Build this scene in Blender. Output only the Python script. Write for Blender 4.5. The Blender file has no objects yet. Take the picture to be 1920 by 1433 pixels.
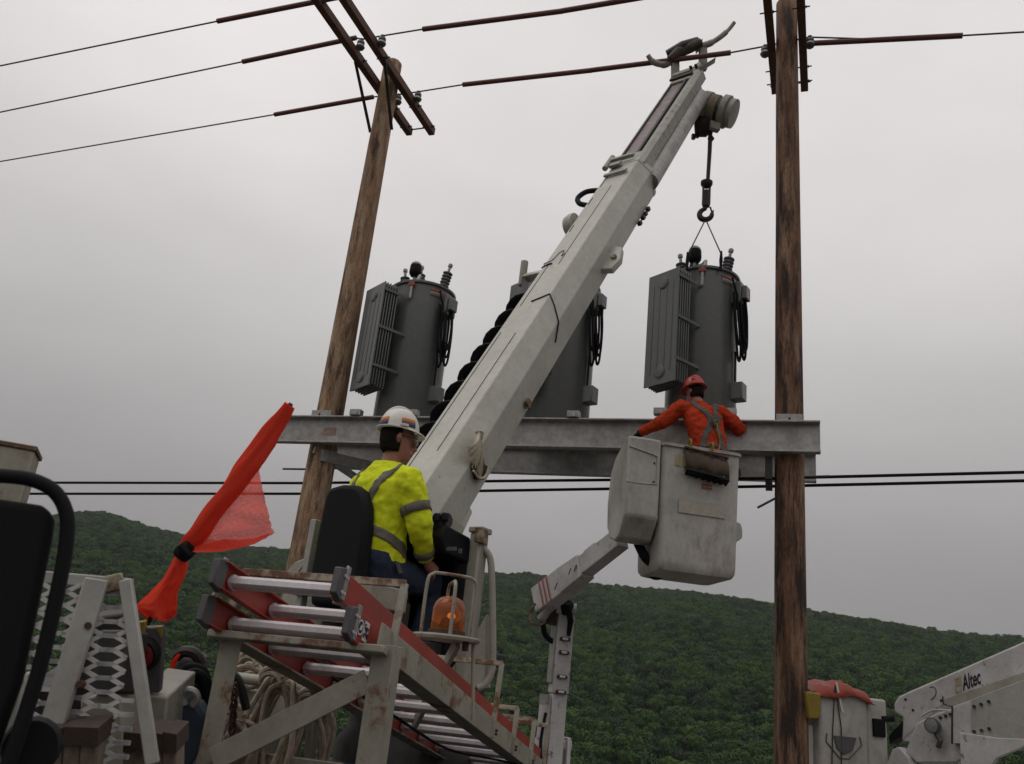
import bpy, math, random
from mathutils import Vector, Matrix, noise
R = math.radians
V = Vector
sc = bpy.context.scene
col = sc.collection

# ------------------------------------------------------------------ camera
PITCH, ROLL, EYE, FPX = R(19.912), R(6.138), V((0, 0, 1.6)), 1660.0
FW = V((0, math.cos(PITCH), math.sin(PITCH)))
_U0 = V((0, -math.sin(PITCH), math.cos(PITCH)))
_R0 = V((1, 0, 0))
CU = math.cos(ROLL) * _U0 - math.sin(ROLL) * _R0
CR = math.cos(ROLL) * _R0 + math.sin(ROLL) * _U0
cam = bpy.data.objects.new('camera', bpy.data.cameras.new('camera'))
col.objects.link(cam)
m = Matrix((CR, CU, -FW)).transposed().to_4x4()
m.translation = EYE
cam.matrix_world = m
cam.data.sensor_width = 36.0
cam.data.lens = 36.0 * FPX / 1920.0
cam.data.clip_start = 0.05
cam.data.clip_end = 20000
cam.data.dof.use_dof = True
cam.data.dof.focus_distance = 7.5
cam.data.dof.aperture_fstop = 9.0
sc.camera = cam

# ------------------------------------------------------------------ sky: dull overcast, darker towards the horizon
world = bpy.data.worlds.new('World')
sc.world = world
world.use_nodes = True
nt = world.node_tree
for n in list(nt.nodes):
    nt.nodes.remove(n)
def wn(t): return nt.nodes.new(t)
out, bg = wn('ShaderNodeOutputWorld'), wn('ShaderNodeBackground')
sky = wn('ShaderNodeTexSky'); sky.sky_type = 'NISHITA'; sky.sun_disc = False
SUN_EL, SUN_AZ = R(58), R(-60)
sky.sun_elevation = SUN_EL; sky.sun_rotation = SUN_AZ
sky.dust_density = 6.0
tc, sep = wn('ShaderNodeTexCoord'), wn('ShaderNodeSeparateXYZ')
nt.links.new(tc.outputs['Generated'], sep.inputs[0])
ramp = wn('ShaderNodeValToRGB')
cr = ramp.color_ramp
cr.interpolation = 'B_SPLINE'
stops = [(0.0, .235), (.12, .27), (.24, .36), (.38, .55), (.52, .73), (.68, .83), (.85, .88), (1.0, .90)]
while len(cr.elements) < len(stops):
    cr.elements.new(0.5)
for el, (p, v) in zip(cr.elements, stops):
    el.position = p; el.color = (v, v * .957, v * .95, 1)
nt.links.new(sep.outputs['Z'], ramp.inputs[0])
nz = wn('ShaderNodeTexNoise'); nz.inputs['Scale'].default_value = 1.6; nz.inputs['Detail'].default_value = 5
mp = wn('ShaderNodeMapping'); mp.inputs['Scale'].default_value = (1, 1, 2.2)
nt.links.new(tc.outputs['Generated'], mp.inputs[0]); nt.links.new(mp.outputs[0], nz.inputs['Vector'])
mr = wn('ShaderNodeMapRange'); mr.inputs['To Min'].default_value = .88; mr.inputs['To Max'].default_value = 1.12
mr.inputs['From Min'].default_value = .3; mr.inputs['From Max'].default_value = .7
nt.links.new(nz.outputs['Fac'], mr.inputs['Value'])
mul = wn('ShaderNodeMix'); mul.data_type = 'RGBA'; mul.blend_type = 'MULTIPLY'; mul.inputs[0].default_value = 1
nt.links.new(ramp.outputs[0], mul.inputs[6]); nt.links.new(mr.outputs[0], mul.inputs[7])
sc10 = wn('ShaderNodeMix'); sc10.data_type = 'RGBA'; sc10.blend_type = 'MULTIPLY'; sc10.inputs[0].default_value = 1
sc10.clamp_result = False
sc10.inputs[7].default_value = (10, 10, 10, 1)
nt.links.new(mul.outputs[2], sc10.inputs[6])
mix = wn('ShaderNodeMix'); mix.data_type = 'RGBA'; mix.inputs[0].default_value = .96
nt.links.new(sky.outputs[0], mix.inputs[6]); nt.links.new(sc10.outputs[2], mix.inputs[7])
nt.links.new(mix.outputs[2], bg.inputs[0]); bg.inputs[1].default_value = 0.1
nt.links.new(bg.outputs[0], out.inputs[0])

sl = bpy.data.lights.new('sun', 'SUN')
sl.energy = 0.5; sl.angle = R(35); sl.color = (1, .97, .93)
sun = bpy.data.objects.new('sun', sl); col.objects.link(sun)
sdir = V((math.sin(SUN_AZ) * math.cos(SUN_EL), math.cos(SUN_AZ) * math.cos(SUN_EL) * -.4, math.sin(SUN_EL)))
sun.rotation_euler = sdir.to_track_quat('Z', 'Y').to_euler()
sun.location = (-6, -4, 14)

vs = sc.view_settings
vs.view_transform = 'Standard'; vs.look = 'None'; vs.exposure = 0.0; vs.gamma = 1.0
vs.use_curve_mapping = False
sc.cycles.max_bounces = 6
sc.cycles.volume_bounces = 1
sc.cycles.use_denoising = True

# ------------------------------------------------------------------ places: a point seen at a picture position and a depth, height or upright line
def ray(x, y): return FW + CR * ((x - 960) / FPX) + CU * ((716.5 - y) / FPX)
def P(x, y, w): return EYE + ray(x, y) * w
def PZ(x, y, z):
    d = ray(x, y); return EYE + d * ((z - EYE.z) / d.z)
def PV(x, y, q):
    d = ray(x, y); return EYE + d * ((d.x * q[0] + d.y * q[1]) / (d.x ** 2 + d.y ** 2))
def PP(x, y, o, n):
    d = ray(x, y); return EYE + d * (((o - EYE).dot(n)) / d.dot(n))
Z = V((0, 0, 1)); XA = V((1, 0, 0)); YA = V((0, 1, 0))

class Fr:                                   # a local frame
    def __init__(s, o, x, y, z): s.o, s.x, s.y, s.z = V(o), V(x).normalized(), V(y).normalized(), V(z).normalized()
    def __call__(s, a, b, c): return s.o + s.x * a + s.y * b + s.z * c
    def at(s, a, b, c): return Fr(s(a, b, c), s.x, s.y, s.z)
WORLD = Fr((0, 0, 0), XA, YA, Z)

# ------------------------------------------------------------------ mesh builder
class MB:
    def __init__(s): s.v, s.f = [], []
    def add(s, vs, fs):
        b = len(s.v); s.v += [V(q) for q in vs]; s.f += [tuple(b + i for i in q) for q in fs]; return s
    def box(s, fr, a0, a1, b0, b1, c0, c1):
        q = [fr(a, b, c) for c in (c0, c1) for b in (b0, b1) for a in (a0, a1)]
        return s.add(q, [(0, 2, 3, 1), (4, 5, 7, 6), (0, 1, 5, 4), (2, 6, 7, 3), (0, 4, 6, 2), (1, 3, 7, 5)])
    def bar(s, p, q, w, h, up=Z):            # rectangular bar p->q
        p, q = V(p), V(q); d = (q - p).normalized(); sd = d.cross(V(up))
        if sd.length < 1e-4: sd = d.cross(XA)
        sd.normalize(); u = sd.cross(d)
        return s.box(Fr(p, d, sd, u), 0, (q - p).length, -w / 2, w / 2, -h / 2, h / 2)
    def prism(s, poly, ext):                 # polygon of points pushed along ext
        n = len(poly); ext = V(ext); poly = [V(q) for q in poly]
        s.add(poly + [q + ext for q in poly], [tuple(range(n))[::-1], tuple(range(n, 2 * n))] + [(i, (i + 1) % n, n + (i + 1) % n, n + i) for i in range(n)])
        return s
    def rings(s, rs, cap=True, closed=False):
        n = len(rs[0]); b = len(s.v)
        for r in rs: s.v += [V(q) for q in r]
        k = len(rs)
        for i in range(k - 1 + (1 if closed else 0)):
            for j in range(n):
                s.f.append((b + i * n + j, b + i * n + (j + 1) % n, b + ((i + 1) % k) * n + (j + 1) % n, b + ((i + 1) % k) * n + j))
        if cap and not closed:
            s.f.append(tuple(b + j for j in range(n))[::-1]); s.f.append(tuple(b + (k - 1) * n + j for j in range(n)))
        return s
    def tube(s, pts, rad, seg=10, cap=True, closed=False):
        pts = [V(q) for q in pts]; k = len(pts)
        if not hasattr(rad, '__len__'): rad = [rad] * k
        rs = []; nrm = None
        for i in range(k):
            if closed: d = pts[(i + 1) % k] - pts[i - 1]
            else: d = pts[min(i + 1, k - 1)] - pts[max(i - 1, 0)]
            d.normalize()
            if nrm is None:
                nrm = d.cross(Z)
                if nrm.length < .05: nrm = d.cross(XA)
                nrm.normalize()
            else:
                nrm = nrm - d * nrm.dot(d); nrm.normalize()
            bn = d.cross(nrm)
            rs.append([pts[i] + (nrm * math.cos(2 * math.pi * j / seg) + bn * math.sin(2 * math.pi * j / seg)) * rad[i] for j in range(seg)])
        return s.rings(rs, cap, closed)
    def lathe(s, fr, prof, seg=24, cap=True):
        return s.rings([[fr(r * math.cos(2 * math.pi * j / seg), r * math.sin(2 * math.pi * j / seg), z) for j in range(seg)] for r, z in prof], cap)
    def cyl(s, p, q, r, seg=16): return s.tube([p, q], r, seg)
    def ball(s, c, r, seg=14, rg=8, sx=1, sy=1, sz=1):
        c = V(c); rs = []
        for i in range(rg + 1):
            a = math.pi * i / rg; rr = max(math.sin(a), .02)
            rs.append([c + V((math.cos(2 * math.pi * j / seg) * rr * r * sx, math.sin(2 * math.pi * j / seg) * rr * r * sy, -math.cos(a) * r * sz)) for j in range(seg)])
        return s.rings(rs)
    def sheet(s, rows, thick=0):             # grid of points
        n = len(rows[0]); b = len(s.v)
        for r in rows: s.v += [V(q) for q in r]
        for i in range(len(rows) - 1):
            for j in range(n - 1):
                s.f.append((b + i * n + j, b + i * n + j + 1, b + (i + 1) * n + j + 1, b + (i + 1) * n + j))
        return s
    def build(s, name, mat, parent=None, bevel=0, smooth=True, loc=None, angle=38, solid=0):
        off = V((0, 0, 0))
        if parent is not None:
            p = parent
            while p.parent: p = p.parent
            off = V(p.location)
        elif loc is not None: off = V(loc)
        me = bpy.data.meshes.new(name)
        me.from_pydata([q - off for q in s.v], [], s.f)
        me.validate()
        if smooth:
            me.polygons.foreach_set('use_smooth', [True] * len(me.polygons)); me.set_sharp_from_angle(angle=R(angle))
        me.update()
        for q in (mat if isinstance(mat, (list, tuple)) else [mat]): me.materials.append(q)
        o = bpy.data.objects.new(name, me); col.objects.link(o)
        if parent is not None: o.parent = parent
        elif loc is not None: o.location = loc
        if solid:
            sm = o.modifiers.new('solid', 'SOLIDIFY'); sm.thickness = solid; sm.offset = 0
        if bevel:
            bm = o.modifiers.new('bevel', 'BEVEL'); bm.width = bevel; bm.segments = 2; bm.limit_method = 'ANGLE'; bm.angle_limit = R(40)
        return o

def tag(o, label, cat, group=None):
    o['label'] = label; o['category'] = cat
    if 'kind' not in o: o['kind'] = 'thing'
    if group: o['group'] = group
    return o
def thing(name, label, cat, loc=(0, 0, 0), group=None):
    o = bpy.data.objects.new(name, None); col.objects.link(o)
    o.location = loc; o.empty_display_size = .2
    return tag(o, label, cat, group)
def structure(o): o['kind'] = 'structure'; return o
def copy_tree(o, parent=None):
    c = o.copy(); col.objects.link(c); c.parent = parent
    for ch in list(o.children): copy_tree(ch, c)
    return c
def arc(fr, r, a0, a1, n=10):               # arc of points in the frame's x-y plane
    return [fr(r * math.cos(R(a0 + (a1 - a0) * i / n)), r * math.sin(R(a0 + (a1 - a0) * i / n)), 0) for i in range(n + 1)]
def bez(pts, n=10):                         # smooth path through points (Catmull-Rom)
    pts = [V(q) for q in pts]; o = []
    for i in range(len(pts) - 1):
        p0, p1, p2, p3 = pts[max(i - 1, 0)], pts[i], pts[i + 1], pts[min(i + 2, len(pts) - 1)]
        for k in range(n):
            t = k / n
            o.append(.5 * ((2 * p1) + (p2 - p0) * t + (2 * p0 - 5 * p1 + 4 * p2 - p3) * t * t + (3 * p1 - p0 - 3 * p2 + p3) * t ** 3))
    o.append(pts[-1]); return o

# ------------------------------------------------------------------ materials
def mat(name, colr, rough=.5, metal=0, var=.12, vscale=6, stretch=(1, 1, 1), second=None, sscale=9, scut=(.56, .66), bump=.0, bscale=60, dirt=0, spec=.5, third=None, tscale=3, tcut=(.6, .7), coat=0, fine=.10):
    m = bpy.data.materials.new(name); m.use_nodes = True
    t = m.node_tree; b = t.nodes['Principled BSDF']
    N, Lk = t.nodes.new, t.links.new
    co = N('ShaderNodeTexCoord'); mp = N('ShaderNodeMapping'); mp.inputs['Scale'].default_value = stretch
    Lk(co.outputs['Object'], mp.inputs[0])
    def noise_(sc_, det=6, rough_=.6, mapped=True):
        n = N('ShaderNodeTexNoise'); n.inputs['Scale'].default_value = sc_; n.inputs['Detail'].default_value = det; n.inputs['Roughness'].default_value = rough_
        Lk(mp.outputs[0] if mapped else co.outputs['Object'], n.inputs['Vector']); return n.outputs['Fac']
    def rng(v, a, b_, c, d):
        q = N('ShaderNodeMapRange'); q.inputs[1].default_value = a; q.inputs[2].default_value = b_; q.inputs[3].default_value = c; q.inputs[4].default_value = d
        Lk(v, q.inputs[0]); return q.outputs[0]
    def mixc(f, a, b_, mode='MIX'):
        q = N('ShaderNodeMix'); q.data_type = 'RGBA'; q.blend_type = mode
        if isinstance(f, float): q.inputs[0].default_value = f
        else: Lk(f, q.inputs[0])
        for i, s_ in ((6, a), (7, b_)):
            if isinstance(s_, tuple): q.inputs[i].default_value = s_ if len(s_) == 4 else (*s_, 1)
            else: Lk(s_, q.inputs[i])
        return q.outputs[2]
    base = noise_(vscale)
    c = mixc(1.0, (*colr, 1), rng(base, .3, .7, 1 - var, 1 + var), 'MULTIPLY')
    if dirt:
        c = mixc(rng(noise_(2.3, 8, .7, False), .45, .8, 0, dirt), c, (.09, .075, .055))
    if third: c = mixc(rng(noise_(tscale, 7, .65), tcut[0], tcut[1], 0, 1), c, third)
    if second: c = mixc(rng(noise_(sscale, 9, .7), scut[0], scut[1], 0, 1), c, second)
    c = mixc(1.0, c, rng(noise_(vscale * 7, 5, .7), .3, .7, 1 - fine, 1 + fine), 'MULTIPLY')
    Lk(c, b.inputs['Base Color'])
    Lk(rng(base, .2, .8, max(rough - .12, .02), min(rough + .12, 1)), b.inputs['Roughness'])
    b.inputs['Metallic'].default_value = metal
    b.inputs['Specular IOR Level'].default_value = spec
    if coat: b.inputs['Coat Weight'].default_value = coat
    if bump:
        bp = N('ShaderNodeBump'); bp.inputs['Strength'].default_value = bump; bp.inputs['Distance'].default_value = .01
        Lk(noise_(bscale), bp.inputs['Height']); Lk(bp.outputs[0], b.inputs['Normal'])
    return m
RUST = (.14, .055, .02)
M = dict(
    white=mat('white paint', (.33, .325, .30), .45, var=.12, vscale=6, dirt=.45, second=RUST, sscale=8, scut=(.63, .70), bump=.03, bscale=25),
    boom=mat('boom paint', (.45, .445, .39), .42, var=.09, vscale=2.5, dirt=.30, bump=.04, bscale=14, second=(.17, .14, .10), sscale=22, scut=(.63, .70)),
    cream=mat('cream paint with rust', (.275, .262, .21), .55, var=.14, vscale=7, dirt=.5, second=RUST, sscale=6.5, scut=(.53, .62), bump=.08, bscale=40),
    creamclean=mat('cream paint', (.30, .29, .24), .5, var=.12, vscale=5, dirt=.45, second=RUST, sscale=9, scut=(.61, .68), bump=.04, bscale=30),
    rusty=mat('rusted paint', (.30, .265, .195), .7, var=.2, vscale=8, second=(.11, .055, .026), sscale=11, scut=(.44, .54), bump=.15, bscale=50),
    fibre=mat('fibreglass bucket', (.44, .42, .39), .5, var=.10, vscale=3.5, stretch=(1, 1, .5), dirt=.5, bump=.05, bscale=18, second=(.22, .185, .14), sscale=5, scut=(.52, .74)),
    white2=mat('white boom paint', (.48, .47, .46), .45, var=.10, vscale=5, dirt=.45, bump=.04, second=(.17, .14, .11), sscale=13, scut=(.60, .68)),
    wood=mat('weathered pole wood', (.26, .155, .088), .85, var=.4, vscale=6, stretch=(3, 3, .55), second=(.075, .038, .020), sscale=2.3, scut=(.50, .60), third=(.37, .265, .175), tscale=2.6, tcut=(.47, .60), bump=.8, bscale=22, fine=.45),
    woodd=mat('dark pole wood', (.165, .082, .045), .85, var=.45, vscale=6, stretch=(3.5, 3.5, .5), second=(.030, .017, .012), sscale=2.2, scut=(.47, .58), third=(.26, .165, .10), tscale=2.8, tcut=(.50, .62), bump=.8, bscale=22, fine=.5),
    arm=mat('crossarm wood', (.12, .055, .035), .8, var=.3, vscale=8, stretch=(1, 1, 1), second=(.04, .025, .02), sscale=6, scut=(.55, .7), bump=.3, bscale=40),
    galv=mat('galvanised steel', (.35, .34, .325), .5, .5, var=.28, vscale=12, second=(.25, .24, .23), sscale=5, scut=(.5, .65), bump=.04),
    tank=mat('grey transformer paint', (.118, .124, .12), .35, var=.06, vscale=4, bump=.015, bscale=30, coat=.15),
    porc=mat('grey glazed porcelain', (.12, .115, .12), .2, var=.1),
    porcw=mat('white glazed porcelain', (.5, .5, .48), .2, var=.1),
    black=mat('black rubber', (.007, .007, .008), .75, var=.3, bump=.03, spec=.2),
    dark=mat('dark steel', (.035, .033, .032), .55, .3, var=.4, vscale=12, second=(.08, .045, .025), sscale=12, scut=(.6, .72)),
    wire=mat('weathered conductor', (.05, .05, .05), .5, .6, var=.2),
    cover=mat('red brown line hose', (.13, .042, .032), .6, var=.2, vscale=10, second=(.06, .025, .022), sscale=4, scut=(.55, .7)),
    alu=mat('aluminium', (.60, .565, .575), .5, .25, var=.1, vscale=14, stretch=(1, 1, 1), dirt=.15),
    red=mat('red fibreglass ladder', (.30, .035, .022), .45, var=.22, vscale=9, dirt=.25, second=(.16, .03, .022), sscale=12, scut=(.62, .75)),
    greyplastic=mat('grey plastic', (.075, .072, .074), .6, var=.2),
    hivis=mat('fluorescent yellow cloth', (.60, .67, .025), .9, var=.1, vscale=7, bump=.25, bscale=45, spec=.1),
    band=mat('grey reflective band', (.125, .115, .095), .6, var=.1, vscale=30, spec=.3),
    jeans=mat('blue denim', (.030, .040, .065), .9, var=.3, vscale=9, bump=.3, bscale=50, spec=.1),
    skin=mat('skin', (.30, .125, .085), .55, var=.15, vscale=20),
    hair=mat('short dark hair', (.014, .011, .009), .85, var=.4, vscale=60, bump=.5, bscale=160, spec=.08),
    helmet=mat('white helmet plastic', (.62, .60, .55), .3, var=.05, dirt=.25),
    orangehelmet=mat('orange helmet plastic', (.42, .04, .022), .35, var=.08, dirt=.1),
    orangecloth=mat('orange cloth', (.42, .045, .016), .9, var=.14, vscale=8, bump=.3, bscale=45, spec=.1),
    strap=mat('grey webbing', (.085, .078, .07), .8, var=.2, vscale=30),
    yellow=mat('yellow plastic', (.22, .15, .015), .6, var=.15, second=(.2, .12, .03), sscale=9, scut=(.6, .7)),
    orangelab=mat('orange print', (.5, .16, .02), .5, var=.1),
    bluelab=mat('blue print', (.02, .03, .10), .5, var=.1),
    canvas=mat('stained canvas', (.085, .062, .042), .9, var=.3, vscale=9, second=(.09, .06, .04), sscale=7, scut=(.5, .65), bump=.4, bscale=50),
    flap=mat('torn cream cover', (.47, .43, .33), .8, var=.12, vscale=20, bump=.2, bscale=40),
    rustdark=mat('rust brown', (.055, .022, .012), .8, var=.3, vscale=15, bump=.2),
    grime=mat('greasy brown steel', (.085, .065, .045), .6, .2, var=.5, vscale=14, second=(.24, .22, .17), sscale=11, scut=(.58, .70), third=(.03, .025, .02), tscale=8, tcut=(.52, .62), bump=.3),
    rope=mat('dirty rope', (.30, .25, .19), .95, var=.3, vscale=40, bump=.4, bscale=120),
    blue=mat('worn blue steel', (.035, .06, .09), .5, var=.3, vscale=9, second=(.09, .08, .075), sscale=8, scut=(.58, .68), dirt=.3),
    tarp=mat('orange red tarpaulin', (.27, .038, .016), .6, var=.25, vscale=14, bump=.5, bscale=20),
    timber=mat('grey timber block', (.17, .135, .10), .9, var=.3, vscale=9, stretch=(6, 6, .6), bump=.4),
    timber_shade=mat('shade painted timber end', (.045, .03, .022), .9, var=.4, vscale=12, bump=.4),  # end grain darkened in colour to stand in for shade
    mauve=mat('faded fibreglass inner boom', (.22, .17, .175), .55, var=.25, vscale=6, stretch=(1, 1, 1), second=(.10, .085, .085), sscale=8, scut=(.5, .66), third=(.38, .30, .27), tscale=9, tcut=(.58, .68)),
    oldwhite=mat('scuffed white rail', (.34, .335, .29), .6, var=.2, vscale=8, second=(.12, .11, .09), sscale=14, scut=(.55, .68), bump=.1),
    lensred=mat('red lens', (.16, .008, .01), .25, var=.1),
    sign=mat('white sticker', (.6, .6, .6), .5, var=.05),
    signred=mat('red print', (.35, .05, .03), .5, var=.1),
    ink=mat('black print', (.01, .01, .012), .5, var=.1),
    gold=mat('gold print', (.36, .30, .15), .5, var=.1),
    ground=mat('gravel yard', (.06, .055, .048), .95, var=.3, vscale=3, bump=.8, bscale=30),
    floor=mat('forest floor', (.018, .030, .010), .95, var=.4, vscale=.05),
)
def clearmat(name, colr, alpha, rough=.8, transl=.5):
    m = bpy.data.materials.new(name); m.use_nodes = True; t = m.node_tree
    for n in list(t.nodes): t.nodes.remove(n)
    N, Lk = t.nodes.new, t.links.new
    o = N('ShaderNodeOutputMaterial'); d = N('ShaderNodeBsdfDiffuse'); tl = N('ShaderNodeBsdfTranslucent'); tr = N('ShaderNodeBsdfTransparent')
    d.inputs[0].default_value = tl.inputs[0].default_value = (*colr, 1)
    a, b = N('ShaderNodeMixShader'), N('ShaderNodeMixShader')
    a.inputs[0].default_value = transl; Lk(d.outputs[0], a.inputs[1]); Lk(tl.outputs[0], a.inputs[2])
    n = N('ShaderNodeTexNoise'); n.inputs['Scale'].default_value = 160; n.inputs['Detail'].default_value = 2
    co = N('ShaderNodeTexCoord'); Lk(co.outputs['Object'], n.inputs['Vector'])
    mr = N('ShaderNodeMapRange'); mr.inputs[1].default_value = .3; mr.inputs[2].default_value = .7; mr.inputs[3].default_value = max(alpha - .1, 0); mr.inputs[4].default_value = min(alpha + .1, 1)
    Lk(n.outputs['Fac'], mr.inputs[0]); Lk(mr.outputs[0], b.inputs[0])
    Lk(tr.outputs[0], b.inputs[1]); Lk(a.outputs[0], b.inputs[2]); Lk(b.outputs[0], o.inputs[0]); return m
M['flagcloth'] = clearmat('orange flag cloth', (.90, .10, .055), .97, transl=.45)
M['flagmesh'] = clearmat('orange flag mesh', (.90, .13, .09), .84, transl=.55)
def glassmat(name, colr):
    m = bpy.data.materials.new(name); m.use_nodes = True; b = m.node_tree.nodes['Principled BSDF']
    b.inputs['Base Color'].default_value = (*colr, 1); b.inputs['Transmission Weight'].default_value = .85; b.inputs['Roughness'].default_value = .12; b.inputs['IOR'].default_value = 1.4
    return m
M['amber'] = glassmat('amber lens', (.80, .20, .02))
M['glass'] = glassmat('clear glass', (.8, .8, .8))
def lampmat():
    m = bpy.data.materials.new('lit lamp'); m.use_nodes = True; b = m.node_tree.nodes['Principled BSDF']
    b.inputs['Emission Color'].default_value = (1, .45, .08, 1); b.inputs['Emission Strength'].default_value = .55; b.inputs['Base Color'].default_value = (.8, .5, .2, 1); return m
M['lamp'] = lampmat()
# ------------------------------------------------------------------ ground, hill, forest
RIDGE = [(-300, 985), (90, 972), (140, 964), (200, 967), (260, 985), (350, 1008), (430, 1022), (520, 1032), (700, 1052), (925, 1080), (1000, 1083), (1100, 1095), (1200, 1105), (1300, 1113),
         (1400, 1126), (1500, 1145), (1600, 1161), (1700, 1176), (1800, 1189), (1920, 1198), (2200, 1215)]
_rp = []
for x, y in RIDGE:
    d = ray(x, y); _rp.append((math.atan2(d.x, d.y), d.z / math.hypot(d.x, d.y)))
TREE_H = 6.6
def ridge_r(az): return 960 + 120 * math.sin(az * 2.2 + 2.6)
def ridge_t(az):
    if az <= _rp[0][0]: return _rp[0][1] * (1 - .25 * min(1, (_rp[0][0] - az)))
    if az >= _rp[-1][0]: return _rp[-1][1] * (1 - .25 * min(1, (az - _rp[-1][0])))
    for (a, t), (b, u) in zip(_rp, _rp[1:]):
        if a <= az <= b:
            return t + (u - t) * (az - a) / (b - a)
def sstep(t): t = max(0, min(1, t)); return t * t * (3 - 2 * t)
def height(x, y):
    r = math.hypot(x, y); az = math.atan2(x, y)
    fade = sstep((math.pi * .78 - abs(az)) / .9)
    rr = ridge_r(az); zr = ridge_t(az) * rr + 1.6 - TREE_H
    if r < 15: z = 0
    elif r < 230: z = -24 * sstep((r - 15) / 110)
    elif r < rr:
        s = (r - 230) / (rr - 230)
        z = -24 + (zr + 24) * (1.12 * s - .12 * s ** 4)
    else:
        z = zr - (r - rr) * .16
    if r > 230:
        z += 5 * noise.noise(V((x / 90, y / 90, 3))) * min(1, (r - 230) / 200) * (1 if r < rr - 60 else .25)
    return z * fade 
def polar(r0, r1, nr, naz, power=1.0):
    rows = []
    for i in range(nr + 1):
        r = r0 + (r1 - r0) * (i / nr) ** power
        row = []
        for j in range(naz + 1):
            a = -math.pi + 2 * math.pi * j / naz
            x, y = r * math.sin(a), r * math.cos(a)
            row.append((x, y, height(x, y)))
        rows.append(row)
    return rows
structure(MB().sheet(polar(0.02, 60, 30, 96)).build('ground', M['ground']))
rows = polar(59.5, 1500, 70, 200, 1.25) + polar(1600, 9000, 6, 200)
for rw in rows[71:]:
    for j, q in enumerate(rw):
        rw[j] = (q[0], q[1], max(q[2], -60))
structure(MB().sheet(rows).build('hill', M['floor']))

rnd = random.Random(5)
def leafmat(name, a, b):
    m = bpy.data.materials.new(name); m.use_nodes = True; t = m.node_tree; bs = t.nodes['Principled BSDF']
    N, Lk = t.nodes.new, t.links.new
    oi = N('ShaderNodeObjectInfo'); mx = N('ShaderNodeMix'); mx.data_type = 'RGBA'
    mx.inputs[6].default_value = (*a, 1); mx.inputs[7].default_value = (*b, 1)
    geo = N('ShaderNodeTexCoord'); nn = N('ShaderNodeTexNoise'); nn.inputs['Scale'].default_value = .9; nn.inputs['Detail'].default_value = 3
    Lk(geo.outputs['Object'], nn.inputs['Vector'])
    ad = N('ShaderNodeMath'); ad.operation = 'MULTIPLY_ADD'; ad.inputs[1].default_value = .5; Lk(nn.outputs['Fac'], ad.inputs[0])
    sb = N('ShaderNodeMath'); sb.operation = 'MULTIPLY'; sb.inputs[1].default_value = .75; Lk(oi.outputs['Random'], sb.inputs[0]); Lk(sb.outputs[0], ad.inputs[2])
    ln = N('ShaderNodeTexNoise'); ln.inputs['Scale'].default_value = .011; ln.inputs['Detail'].default_value = 4
    Lk(oi.outputs['Location'], ln.inputs['Vector'])
    lm_ = N('ShaderNodeMath'); lm_.operation = 'MULTIPLY_ADD'; lm_.inputs[1].default_value = 1.7; lm_.inputs[2].default_value = -.85; Lk(ln.outputs['Fac'], lm_.inputs[0])
    l2 = N('ShaderNodeMath'); l2.operation = 'ADD'; l2.use_clamp = True; Lk(ad.outputs[0], l2.inputs[0]); Lk(lm_.outputs[0], l2.inputs[1])
    Lk(l2.outputs[0], mx.inputs[0]); Lk(mx.outputs[2], bs.inputs['Base Color'])
    bs.inputs['Roughness'].default_value = .7; bs.inputs['Specular IOR Level'].default_value = .25
    return m
LEAF = [leafmat('forest leaves', (.009, .031, .005), (.038, .090, .012)), leafmat('dark forest leaves', (.007, .021, .005), (.020, .048, .009)), leafmat('fresh forest leaves', (.017, .050, .006), (.055, .108, .012))]
BARK = mat('grey forest bark', (.10, .085, .07), .9, var=.3)
protos = bpy.data.collections.new('forest_tree_shapes')
for k in range(6):
    rg = random.Random(k + 40)
    mb = MB(); h = rg.uniform(8.5, 11); cw = rg.uniform(3.2, 4.4)
    mb.tube([(0, 0, -2), (.1, 0, h * .4), (0, .1, h * .75)], [.28, .2, .08], 6)
    nt_ = len(mb.f)
    lobes = [(V((rg.uniform(-1, 1) * cw * .55, rg.uniform(-1, 1) * cw * .55, h * rg.uniform(.42, .84))), rg.uniform(.42, .62) * cw) for _ in range(9)]
    lobes.append((V((0, 0, h * .72)), cw * .7))
    for c, rad in lobes:
        for _ in range(150):
            dv = V((rg.gauss(0, 1), rg.gauss(0, 1), rg.gauss(.25, 1))).normalized()
            p = c + dv * rad * (rg.uniform(.72, 1.06)); p.z = c.z + (p.z - c.z) * .82
            nrm = (dv + V((rg.gauss(0, .5), rg.gauss(0, .5), rg.gauss(.2, .5)))).normalized()
            u = nrm.orthogonal().normalized(); w = nrm.cross(u); sz = rg.uniform(.28, .55)
            a = rg.uniform(0, 6.28); u, w = u * math.cos(a) + w * math.sin(a), w * math.cos(a) - u * math.sin(a)
            mb.add([p + u * sz, p + w * sz * .7, p - u * sz, p - w * sz * .7 + nrm * .12], [(0, 1, 2, 3)])
    me = bpy.data.meshes.new('tree_shape'); me.from_pydata(mb.v, [], mb.f)
    me.materials.append(LEAF[k % 3]); me.materials.append(BARK)
    me.polygons.foreach_set('material_index', [1 if i < nt_ else 0 for i in range(len(me.polygons))])
    o = bpy.data.objects.new('tree_shape', me); protos.objects.link(o)
pts = []
r = 190.0
while r < 1085:
    step = 4.4 if r < 600 else 5.2
    az = -.95
    while az < .82:
        a = az + rnd.uniform(-.4, .4) * step / r; q = r + rnd.uniform(-.5, .5) * step
        x, y = q * math.sin(a), q * math.cos(a)
        if q < ridge_r(a) + 25 and rnd.random() > .06:
            pts.append((x, y, height(x, y) - .4))
        az += step / r
    r += step * .92
me = bpy.data.meshes.new('forest'); me.from_pydata(pts, [], [])
forest = bpy.data.objects.new('forest', me); col.objects.link(forest)
forest['kind'] = 'stuff'; tag(forest, 'dense green deciduous forest covering the whole hillside behind the poles', 'forest')
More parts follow.
